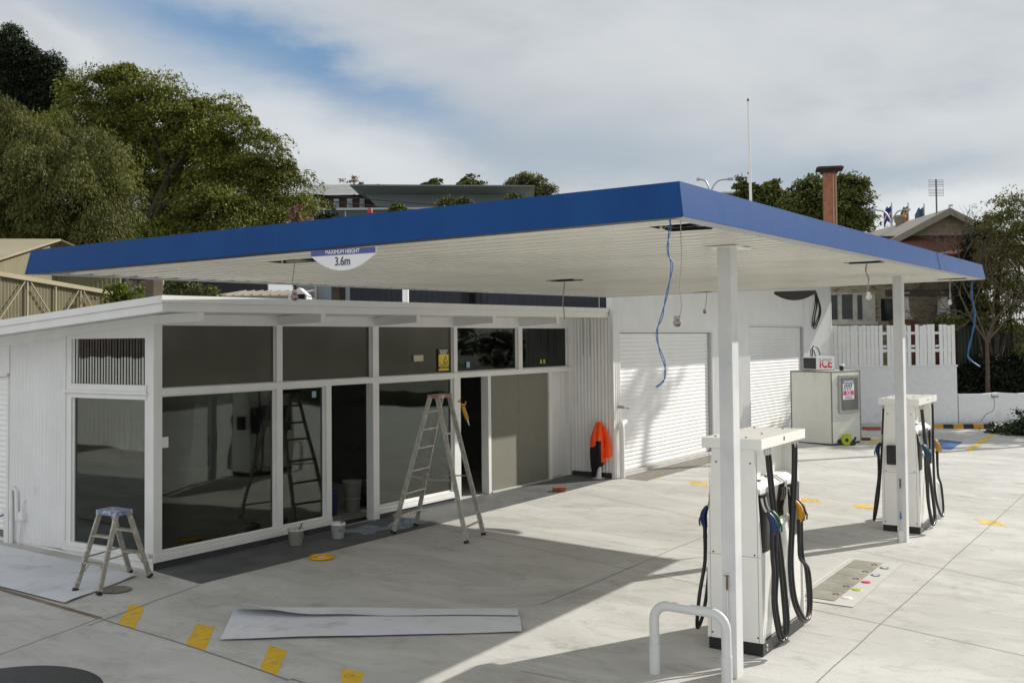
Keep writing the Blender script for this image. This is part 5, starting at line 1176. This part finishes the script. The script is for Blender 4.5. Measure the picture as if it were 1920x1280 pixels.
tree('jacaranda_tree', 'huge spreading green feathery tree filling the sky left of centre', 'tree', b0, ([tuple(b0), tuple(at(258, 520, Z)), tuple(at(268, 440, Z)), tuple(at(285, 400, Z))], .42, .24),
     [(limb(Z, [(268, 450), (300, 390), (318, 330), (352, 275)]), .2, .06), (limb(Z, [(285, 400), (330, 310), (390, 262), (440, 250)]), .16, .05), (limb(Z, [(262, 470), (240, 380), (200, 300), (180, 230)]), .17, .05),
      (limb(Z, [(300, 390), (380, 350), (450, 330), (510, 340)]), .13, .04), (limb(Z, [(318, 330), (290, 260), (270, 200)]), .12, .04), (limb(Z, [(352, 275), (345, 240), (370, 215)]), .08, .03), (limb(Z, [(270, 440), (350, 430), (430, 400)]), .12, .04)],
     PB(Z, big), 250000, .13, .38, L1, 11, clump=.82, per=430, droop=.15, shell=.45, pad=.55)
Z = 52; b0 = at(40, 634, Z); b0.z = 0
tree('dark_fir_tree', 'dark nearly black evergreen tree at the top left corner', 'tree', b0, ([tuple(b0), tuple(at(42, 300, Z)), tuple(at(35, 80, Z))], .4, .08), [],
     PB(Z, [(22, 52, 10), (10, 70, 16), (34, 76, 14), (52, 92, 14), (20, 98, 20), (42, 118, 20), (72, 112, 12), (95, 105, 9), (104, 122, 12), (84, 138, 18), (10, 135, 26), (55, 150, 24), (110, 150, 14), (98, 170, 22), (30, 180, 34), (70, 195, 30), (110, 200, 22), (0, 220, 40), (50, 240, 40), (100, 245, 34)]), 130000, .12, .5, L2_, 12, clump=.6, per=150, droop=.1, shell=.3, pad=.6)
Z = 34; b0 = at(60, 634, Z); b0.z = 0
tree('casuarina_tree', 'brownish green drooping tree behind the tan shed', 'tree', b0, ([tuple(b0), tuple(at(70, 430, Z)), tuple(at(60, 250, Z))], .3, .08), [(limb(Z, [(65, 420), (110, 330), (140, 260)]), .1, .03), (limb(Z, [(62, 440), (150, 400), (200, 340)]), .1, .03)],
     PB(Z, [(8, 200, 20, 0, 30), (30, 235, 24, 1, 32), (62, 228, 18, 0, 30), (84, 262, 20, 0, 30), (118, 243, 20, 1, 34), (150, 268, 20, 1, 30), (182, 262, 16, 0, 30), (205, 300, 20, 0, 34), (228, 335, 15, 0, 30), (14, 290, 30, 0, 40), (52, 300, 26, -1, 42), (100, 312, 28, 0, 42), (145, 325, 26, -1, 40), (186, 345, 24, 0, 40), (30, 365, 34, 0, 40), (82, 382, 32, -1, 42), (135, 395, 32, 0, 40), (185, 405, 28, -1, 34), (222, 392, 16, 0, 30), (-15, 350, 40, 0, 60), (-10, 430, 40), (40, 435, 36, 0, 25), (100, 445, 36, 0, 20), (160, 445, 36, 0, 20), (212, 440, 20, 0, 18)]), 170000, .11, .24, L3_, 13, clump=.62, per=260, droop=.5, shell=.1, pad=1.0)
# far trees above the grey building
def far_tree(name, label, Z, u, l, n, size, mat, seed, asp=.6, twigs=None, **kw):
    b0 = at(u, 634, Z); b0.z = 0; vb = l[0][1] if l else 400
    return tree(name, label, 'tree', b0, ([tuple(b0), tuple(at(u, 500, Z)), tuple(at(u, vb, Z))], .25, .06), twigs or [], PB(Z, l), n, size, asp, mat, seed, **kw)
far_tree('far_tree', 'small dark tree above the grey building roof', 115, 808, [(806, 348, 13), (816, 346, 9), (800, 355, 10)], 3800, .3, L5_, 21, clump=.75, per=90, pad=.6, shell=.2)
far_tree('far_tree', 'wide dark tree above the middle of the grey building roof', 115, 884, [(882, 347, 16), (897, 348, 10), (866, 352, 12), (905, 352, 6), (850, 354, 8)], 5000, .3, L5_, 22, clump=.75, per=90, pad=.6, shell=.2)
far_tree('eucalyptus_tree', 'rounded eucalyptus with pale stems at the right end of the grey roof', 108, 985, [(972, 331, 9), (988, 330, 12), (1003, 337, 12), (1015, 347, 12), (1023, 358, 10), (960, 336, 6), (957, 346, 8), (975, 345, 10), (992, 348, 12), (1008, 360, 12)], 7500, .27, L4_, 23, clump=.7, per=90, pad=.6, shell=.25,
         twigs=[(limb(108, [(985, 380), (975, 350), (965, 338)]), .12, .04), (limb(108, [(985, 370), (1000, 345)]), .1, .04)], barkm='post')
far_tree('pink_twig_tree', 'bare pinkish tree above the brown brick building', 112, 664, [(655, 336, 7), (667, 332, 7), (668, 342, 8), (672, 345, 5), (640, 341, 5)], 500, .2, L7_, 24, clump=.3)
for lb, u, l in [('young tree with dark leaves left of the red vent', 617, [(617, 390, 4), (614, 399, 8), (624, 403, 7), (605, 405, 6)]), ('small spiky tree between red vent and grey wall', 747, [(747, 380, 3), (745, 388, 5), (755, 391, 4), (738, 389, 3)]),
                 ('leafy treetop just above the blue fascia', 838, [(840, 370, 6), (833, 378, 8), (847, 378, 7)]), ('second leafy treetop just above the blue fascia', 870, [(868, 373, 5), (879, 377, 6), (862, 380, 7)]), ('low dark bush at the right end of the grey building', 962, [(962, 369, 7), (970, 372, 6)])]:
    far_tree('young_tree', lb, 62, u, l, 1000, .15, L5_ if u != 617 else L2_, int(u), clump=.4, per=50, pad=.6, shell=.1, group='young treetops in front of the grey building')
far_tree('pink_shrub', 'small pinkish shrub at the lower right of the big tree', 39, 558, [(558, 398, 12), (550, 408, 12), (565, 408, 9)], 500, .12, L7_, 31, clump=.2)
# trees on the right
Zr = 58
far_tree('broad_tree', 'broad green tree behind the brick chimney', Zr, 1570, [(1520, 338, 18), (1545, 350, 30), (1500, 365, 24), (1530, 375, 30), (1590, 350, 28), (1598, 362, 24), (1603, 392, 22), (1570, 385, 35), (1600, 410, 28), (1480, 385, 20), (1540, 405, 30), (1580, 335, 14), (1610, 412, 12)], 42000, .16, L5_, 41, clump=.66, per=150, shell=.2, pad=.6,
         twigs=[(limb(Zr, [(1600, 430), (1605, 390), (1590, 350)]), .12, .04), (limb(Zr, [(1570, 430), (1540, 380), (1520, 345)]), .12, .04)])
far_tree('low_trees', 'low sparse tree at the right of the white pole', 66, 1440, [(1430, 362, 12), (1445, 372, 18), (1462, 378, 16), (1440, 352, 7), (1455, 385, 18), (1480, 392, 16)], 9000, .26, L5_, 42, clump=.35)
far_tree('low_trees', 'low sparse tree at the left of the white pole with thin upright sprigs', 66, 1390, [(1393, 346, 6), (1380, 347, 4), (1392, 334, 3), (1403, 360, 12), (1395, 368, 12), (1412, 368, 14), (1425, 376, 14), (1408, 352, 6)], 7000, .24, L5_, 43, clump=.3)
far_tree('tuft_tree', 'tiny tufted treetop between pole and broad tree', 66, 1452, [(1450, 346, 5), (1454, 343, 4), (1460, 357, 3)], 700, .22, L5_, 44, clump=.22)
Zt = 37
b0 = at(1868, 760, Zt); b0.z = .9
rt = tree('olive_tree', 'tall loose leaved tree at the right edge of the picture', 'tree', b0, ([tuple(b0), tuple(at(1868, 650, Zt)), tuple(at(1872, 520, Zt))], .14, .06),
     [(limb(Zt, [(1870, 700), (1842, 600), (1832, 520)]), .09, .03), (limb(Zt, [(1868, 690), (1895, 590), (1912, 500)]), .09, .03), (limb(Zt, [(1872, 540), (1880, 470), (1898, 420)]), .06, .02), (limb(Zt, [(1872, 560), (1858, 500), (1848, 450)]), .05, .02), (limb(Zt, [(1850, 740), (1840, 660), (1822, 580)]), .06, .03), (limb(Zt, [(1905, 740), (1900, 640), (1890, 560)]), .08, .03)],
     PB(Zt, [(1908, 372, 24), (1880, 395, 26), (1860, 415, 22), (1905, 420, 34), (1882, 450, 36), (1850, 468, 26), (1915, 480, 36), (1880, 510, 40), (1840, 520, 28), (1905, 555, 38), (1860, 575, 38), (1900, 610, 30), (1925, 650, 24), (1940, 420, 30), (1945, 540, 40)]), 24000, .105, .42, leaf_mat('olive_leaf', (.14, .14, .045), .4, .3), 51, clump=.42, per=80, droop=.3, shell=.05, pad=.6)
b0 = at(1828, 760, 38); b0.z = .9
tree('ivy_column', 'dense dark ivy covered trunk beside the gable', 'tree', b0, ([tuple(b0), tuple(at(1822, 520, 38)), tuple(at(1840, 425, 38))], .14, .05), [],
     PB(38, [(1838, 440, 14), (1830, 465, 18), (1824, 492, 18), (1828, 520, 22), (1815, 548, 20), (1830, 580, 22), (1845, 425, 9), (1850, 408, 5)]), 22000, .10, .8, L2_, 52, clump=.25, shell=.5)
tree('dark_shrubs', 'dark shrubs under the trees above the low white wall', 'shrub', tuple(at(1860, 735, 37)), None, [],
     PB(37, [(1815, 715, 22), (1850, 720, 22), (1885, 715, 24), (1920, 712, 26), (1800, 700, 14), (1870, 690, 22), (1905, 680, 20), (1830, 690, 18)]), 16000, .13, .4, leaf_mat('shade_leaf', (.022, .03, .014), .4, .15), 53, clump=.3, shell=.2)
tree('fence_creeper', 'small reddish green creeper behind the right end of the paling fence', 'plant', tuple(at(1770, 612, 36.5)), None, [], PB(36.5, [(1770, 603, 9), (1785, 606, 9), (1755, 609, 7), (1800, 604, 9)]), 2600, .10, .6, L5_, 54, clump=.14)
tree('leafy_bush', 'low leafy bush spreading over the concrete at the right edge', 'bush', (33.7, 3.4, gz(33.7, 3.4)), None, [(((33.7, 3.4, .1), (33.5, 3.8, .5), (33.3, 4.2, .55)), .03, .01)],
     [((34.0, 3.7, .28), (.9, .7, .30)), ((33.9, 3.2, .45), (1.0, .8, .45)), ((33.8, 4.3, .18), (.7, .5, .16)), ((34.0, 2.4, .5), (1.1, .9, .5))], 13000, .10, .6, leaf_mat('bush_leaf', (.05, .075, .03), .45, .25), 55, clump=.2, shell=.3)
# leafy bits seen in the gap over the shop roof
for lb, Z, u, l, mt in [('yellow green creeper at the left end of the gap', 27, 238, [(215, 548, 12), (232, 555, 14), (250, 562, 12), (226, 535, 10), (265, 545, 7), (210, 568, 10)], L6_), ('dark leafy branches right of the timber post', 30, 345, [(315, 546, 12), (345, 538, 14), (370, 545, 12), (395, 550, 14), (330, 530, 12)], L5_)]:
    tree('roofline_shrub', lb, 'shrub', tuple(at(u, 600, Z)), None, [(limb(Z, [(u, 600), (u+8, 560), (l[1][0], l[1][1])]), .05, .02)], PB(Z, l), 1500, .11, .5, mt, int(u), clump=.22, shell=.1)
# the leaning dark trunk at the gap
b_ = at(222, 634, 33); b_.z = 0
tag(MB().tube([b_-b_, at(226, 545, 33)-b_, at(236, 470, 33)-b_], [.24, .2, .16], 10).build('tree_trunk', 'bark', loc=tuple(b_)), 'dark leaning trunk beside the tan sheet wall', 'tree')
# bare branches
rg_ = random.Random(5)
def bare(mb, p, d, L_, r, depth):
    n = 4; pts = [p]; q = Vector(p); dd = Vector(d).normalized()
    for k in range(n): dd = (dd+Vector([rg_.gauss(0, .18) for _ in range(3)])).normalized(); q = q+dd*L_/n; pts.append(q.copy())
    mb.tube(pts, [r*(1-.5*k/n) for k in range(n+1)], 5, caps=False)
    if depth > 0:
        for k in range(3): s = pts[rg_.randint(2, n)]; bare(mb, s, dd+Vector([rg_.gauss(0, .55) for _ in range(3)]), L_*rg_.uniform(.55, .8), r*.55, depth-1)
def bare_tree(label, u, v, Z, dirs, L_, r, depth):
    b = at(u, v, Z); g0 = Vector((b.x, b.y, .9)); t = thing('bare_tree', label, 'tree', tuple(g0)); m = MB()
    if b.z > 1.2: m.tube([Vector((0, 0, 0)), (b-g0)*.5+Vector((.05, 0, 0)), b-g0], [r*1.3, r*1.15, r], 6)
    for d in dirs: bare(m, b-g0, _r*d[0]+_up*d[1]+_f*d[2], L_, r*.8, depth)
    m.build('branches', 'bare', t)
bare_tree('bare branching tree in front of the gable and maroon awning', 1800, 520, 38.5, [(-.9, .5, 0), (-.4, 1, .1), (-.15, 1.1, 0), (.2, 1, 0), (-.8, .05, -.1)], 1.15, .05, 3)
bare_tree('bare twiggy tree rising among the leaves at the right edge', 1850, 640, 36, [(-.3, 1, 0), (.1, 1, 0), (.5, .9, 0), (.8, .7, 0), (-.6, .8, .1)], 1.9, .06, 4)
bare_tree('tangle of bare twigs hanging over the right end of the old house', 1808, 600, 38, [(-.9, .2, 0), (-1, -.1, 0), (-.7, .5, 0), (-.9, -.35, 0)], 1.0, .04, 3)
wb = []
for k in range(46):
    a_ = R(-60+4.2*k+random.uniform(-1, 1)); d_ = random.uniform(125, 150); wb.append(((d_*math.cos(a_), d_*math.sin(a_), 1.5), (7, 7, random.uniform(3.2, 6))))
tag(fast_mesh('far_woods', leaves(wb, 30000, 1.0, .7, 77, clump=2.2, per=60, pad=.6, shell=.3), leaf_mat('far_leaf', (.05, .065, .03), .3, .1)), 'low band of distant bushland along the horizon', 'woods', kind='stuff')
# off-picture trees whose shade falls over the parking bay and the roller doors
sm = leaf_mat('street_tree_leaf', (.06, .085, .025), .35, .3)
tree('street_tree', 'leafy street tree just outside the picture on the right', 'tree', (44.5, -1.2, .0), ([(44.5, -1.2, 0), (44.4, -1, 4), (44.2, -.8, 8)], .3, .12), [(((44.4, -1, 4), (43, .2, 7), (42.5, .8, 9)), .12, .04), (((44.4, -1, 4), (45.5, -2, 7), (46, -2.5, 9)), .12, .04)],
     [((44.6, -.6, 9.6), (2.4, 2.2, 1.7)), ((43.3, .5, 8.6), (1.7, 1.5, 1.4)), ((46, -1.8, 9.0), (2, 2, 1.6)), ((45.5, .6, 10.4), (1.6, 1.4, 1.2))], 15000, .2, .5, sm, 61, clump=.4, shell=.3)
tree('slender_tree', 'slender sparse tree just outside the picture on the right', 'tree', (36.9, -.2, .0), ([(36.9, -.2, 0), (36.9, .4, 6), (36.3, 1.6, 11), (36.0, 1.9, 12.6)], .12, .04), [(((36.8, .6, 7), (37.2, .9, 9.5), (37.4, 1.2, 11.5)), .05, .02), (((36.6, 1.0, 9), (36.6, 1.5, 11), (36.8, 1.6, 12.5)), .04, .015)],
     [((36.2, 1.9, 12.4), (.9, .6, .55)), ((37.2, 1.4, 12.2), (.7, .5, .5)), ((36.7, 1.6, 11.6), (.35, .35, .5))], 1400, .2, .35, sm, 62, clump=.3, shell=.2)

# ------------------------------------------------------------------ sky, sun, camera
W = bpy.data.worlds.new('World'); S.world = W; W.use_nodes = True; nt = W.node_tree; N = nt.nodes; L = nt.links
bg = N['Background']; bg.inputs[1].default_value = .094
SUN = Vector((1.53, -.775, 1)).normalized()
sky = N.new('ShaderNodeTexSky'); sky.sky_type = 'NISHITA'; sky.sun_disc = False; sky.sun_elevation = math.asin(SUN.z); sky.sun_rotation = math.atan2(SUN.x, SUN.y); sky.air_density = 1.0; sky.dust_density = .6; sky.ozone_density = 1.3
geo = N.new('ShaderNodeTexCoord'); sep = N.new('ShaderNodeSeparateXYZ'); L.new(geo.outputs['Generated'], sep.inputs[0])
def math_(op, a, b=None, c=None):
    n = N.new('ShaderNodeMath'); n.operation = op
    for i, v in enumerate((a, b, c)):
        if v is None: continue
        if isinstance(v, (int, float)): n.inputs[i].default_value = v
        else: L.new(v, n.inputs[i])
    return n.outputs[0]
azm = math_('ARCTAN2', sep.outputs[1], sep.outputs[0]); el = math_('ARCSINE', sep.outputs[2])
nz = N.new('ShaderNodeTexNoise'); nz.inputs['Scale'].default_value = 3.2; nz.inputs['Detail'].default_value = 7; nz.inputs['Roughness'].default_value = .55; nz.inputs['Distortion'].default_value = .3
mp = N.new('ShaderNodeMapping'); mp.inputs['Scale'].default_value = (1, 1, 2.6); L.new(geo.outputs['Generated'], mp.inputs[0]); L.new(mp.outputs[0], nz.inputs[0])
nz2 = N.new('ShaderNodeTexNoise'); nz2.inputs['Scale'].default_value = 11; nz2.inputs['Detail'].default_value = 6; nz2.inputs['Roughness'].default_value = .6; L.new(mp.outputs[0], nz2.inputs[0])
def azel(u, v): d = (at(u, v, 1)-CAM).normalized(); return math.atan2(d.y, d.x), math.asin(d.z)
def gauss(u, v, su, sv, rot):
    a0, e0 = azel(u, v); da = math_('SUBTRACT', azm, a0); de = math_('SUBTRACT', el, e0)
    # picture right = -azimuth ; wobble with noise
    da = math_('ADD', math_('MULTIPLY', da, -1), math_('MULTIPLY', math_('SUBTRACT', nz.outputs[0], .5), .16)); de = math_('ADD', math_('MULTIPLY', de, -1), math_('MULTIPLY', math_('SUBTRACT', nz2.outputs[0], .5), .05))
    c, s = math.cos(rot), math.sin(rot)
    x = math_('ADD', math_('MULTIPLY', da, c), math_('MULTIPLY', de, s)); y = math_('SUBTRACT', math_('MULTIPLY', de, c), math_('MULTIPLY', da, s))
    q = math_('ADD', math_('POWER', math_('ABSOLUTE', math_('DIVIDE', x, su/F_PX)), 2), math_('POWER', math_('ABSOLUTE', math_('DIVIDE', y, sv/F_PX)), 2))
    return math_('EXPONENT', math_('MULTIPLY', q, -1))
def addm(l):
    o = l[0]
    for x in l[1:]: o = math_('ADD', o, x)
    return o
def sc_(x, k): return math_('MULTIPLY', x, k)
blue = addm([sc_(gauss(400, 50, 270, 75, R(20)), 1.0), sc_(gauss(690, 165, 200, 42, R(26)), .65), sc_(gauss(60, -60, 200, 60, 0), .35)])
steel = addm([sc_(gauss(1050, 285, 300, 70, R(4)), .75), sc_(gauss(1560, 330, 240, 40, R(6)), .8), sc_(gauss(120, 20, 160, 60, R(20)), .25), sc_(gauss(1830, 300, 120, 35, 0), .5)])
bright = addm([sc_(gauss(1800, 392, 220, 30, R(-6)), 1.0), sc_(gauss(220, 125, 200, 22, R(30)), .6), sc_(gauss(640, 270, 260, 60, R(25)), .85), sc_(gauss(1250, 60, 420, 90, 0), .35), sc_(gauss(1740, 230, 260, 30, R(-5)), .3)])
def cmix(f, a, b):
    x = N.new('ShaderNodeMix'); x.data_type = 'RGBA'; x.clamp_factor = True
    L.new(f, x.inputs[0])
    for i, v in ((6, a), (7, b)):
        if isinstance(v, tuple): x.inputs[i].default_value = (*v, 1)
        else: L.new(v, x.inputs[i])
    return x.outputs[2]
rr = N.new('ShaderNodeMapRange'); rr.inputs[1].default_value = .38; rr.inputs[2].default_value = .66; L.new(nz.outputs[0], rr.inputs[0])
rr2 = N.new('ShaderNodeMapRange'); rr2.inputs[1].default_value = .35; rr2.inputs[2].default_value = .7; L.new(nz2.outputs[0], rr2.inputs[0])
cl_ = cmix(rr.outputs[0], (5.3, 5.6, 5.85), (6.8, 6.95, 7.0)); cl_ = cmix(sc_(rr2.outputs[0], .42), cl_, (7.4, 7.5, 7.45))
cl_ = cmix(steel, cl_, (3.9, 4.6, 5.3)); cl_ = cmix(bright, cl_, (7.9, 8.1, 8.2))
bl = math_('MULTIPLY', blue, math_('ADD', .75, math_('MULTIPLY', rr2.outputs[0], .3)))
skyc = cmix(bl, cl_, (1.9, 3.35, 5.45))
fin = cmix(.12 if False else math_('MULTIPLY', bl, .0), skyc, sky.outputs[0])
# clear sky shows thinly through the whole cloud layer
mixs = N.new('ShaderNodeMix'); mixs.data_type = 'RGBA'; mixs.inputs[0].default_value = .10; L.new(fin, mixs.inputs[6]); L.new(sky.outputs[0], mixs.inputs[7])
# unseen sky brightened as added fill for the side wall, dimmed for the front
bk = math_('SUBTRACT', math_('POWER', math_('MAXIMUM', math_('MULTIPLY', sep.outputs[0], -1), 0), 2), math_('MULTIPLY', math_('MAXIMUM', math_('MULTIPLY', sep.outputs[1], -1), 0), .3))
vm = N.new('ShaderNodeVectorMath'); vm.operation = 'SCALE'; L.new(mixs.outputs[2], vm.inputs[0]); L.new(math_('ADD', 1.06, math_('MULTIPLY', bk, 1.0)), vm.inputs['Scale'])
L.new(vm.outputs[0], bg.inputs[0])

sd = bpy.data.lights.new('sun', 'SUN'); sd.energy = 5.0; sd.angle = R(.5); sd.color = (1, .955, .875)
so = bpy.data.objects.new('sun', sd); COL.objects.link(so); so.rotation_euler = (-SUN).to_track_quat('-Z', 'Y').to_euler(); so.location = SUN*60

cd = bpy.data.cameras.new('camera'); co = bpy.data.objects.new('camera', cd); COL.objects.link(co)
mw = Matrix(((_r.x, _up.x, -_f.x, CAM.x), (_r.y, _up.y, -_f.y, CAM.y), (_r.z, _up.z, -_f.z, CAM.z), (0, 0, 0, 1))); co.matrix_world = mw
cd.sensor_width = 36; cd.lens = F_PX/1920*36; cd.shift_y = -(640-CY)/1920; cd.clip_end = 3000; cd.clip_start = .05
S.camera = co
S.view_settings.view_transform = 'Standard'; S.view_settings.look = 'None'; S.view_settings.exposure = 0; S.view_settings.gamma = 1
S.render.engine = 'CYCLES'
S.cycles.max_bounces = 8; S.cycles.transparent_max_bounces = 12
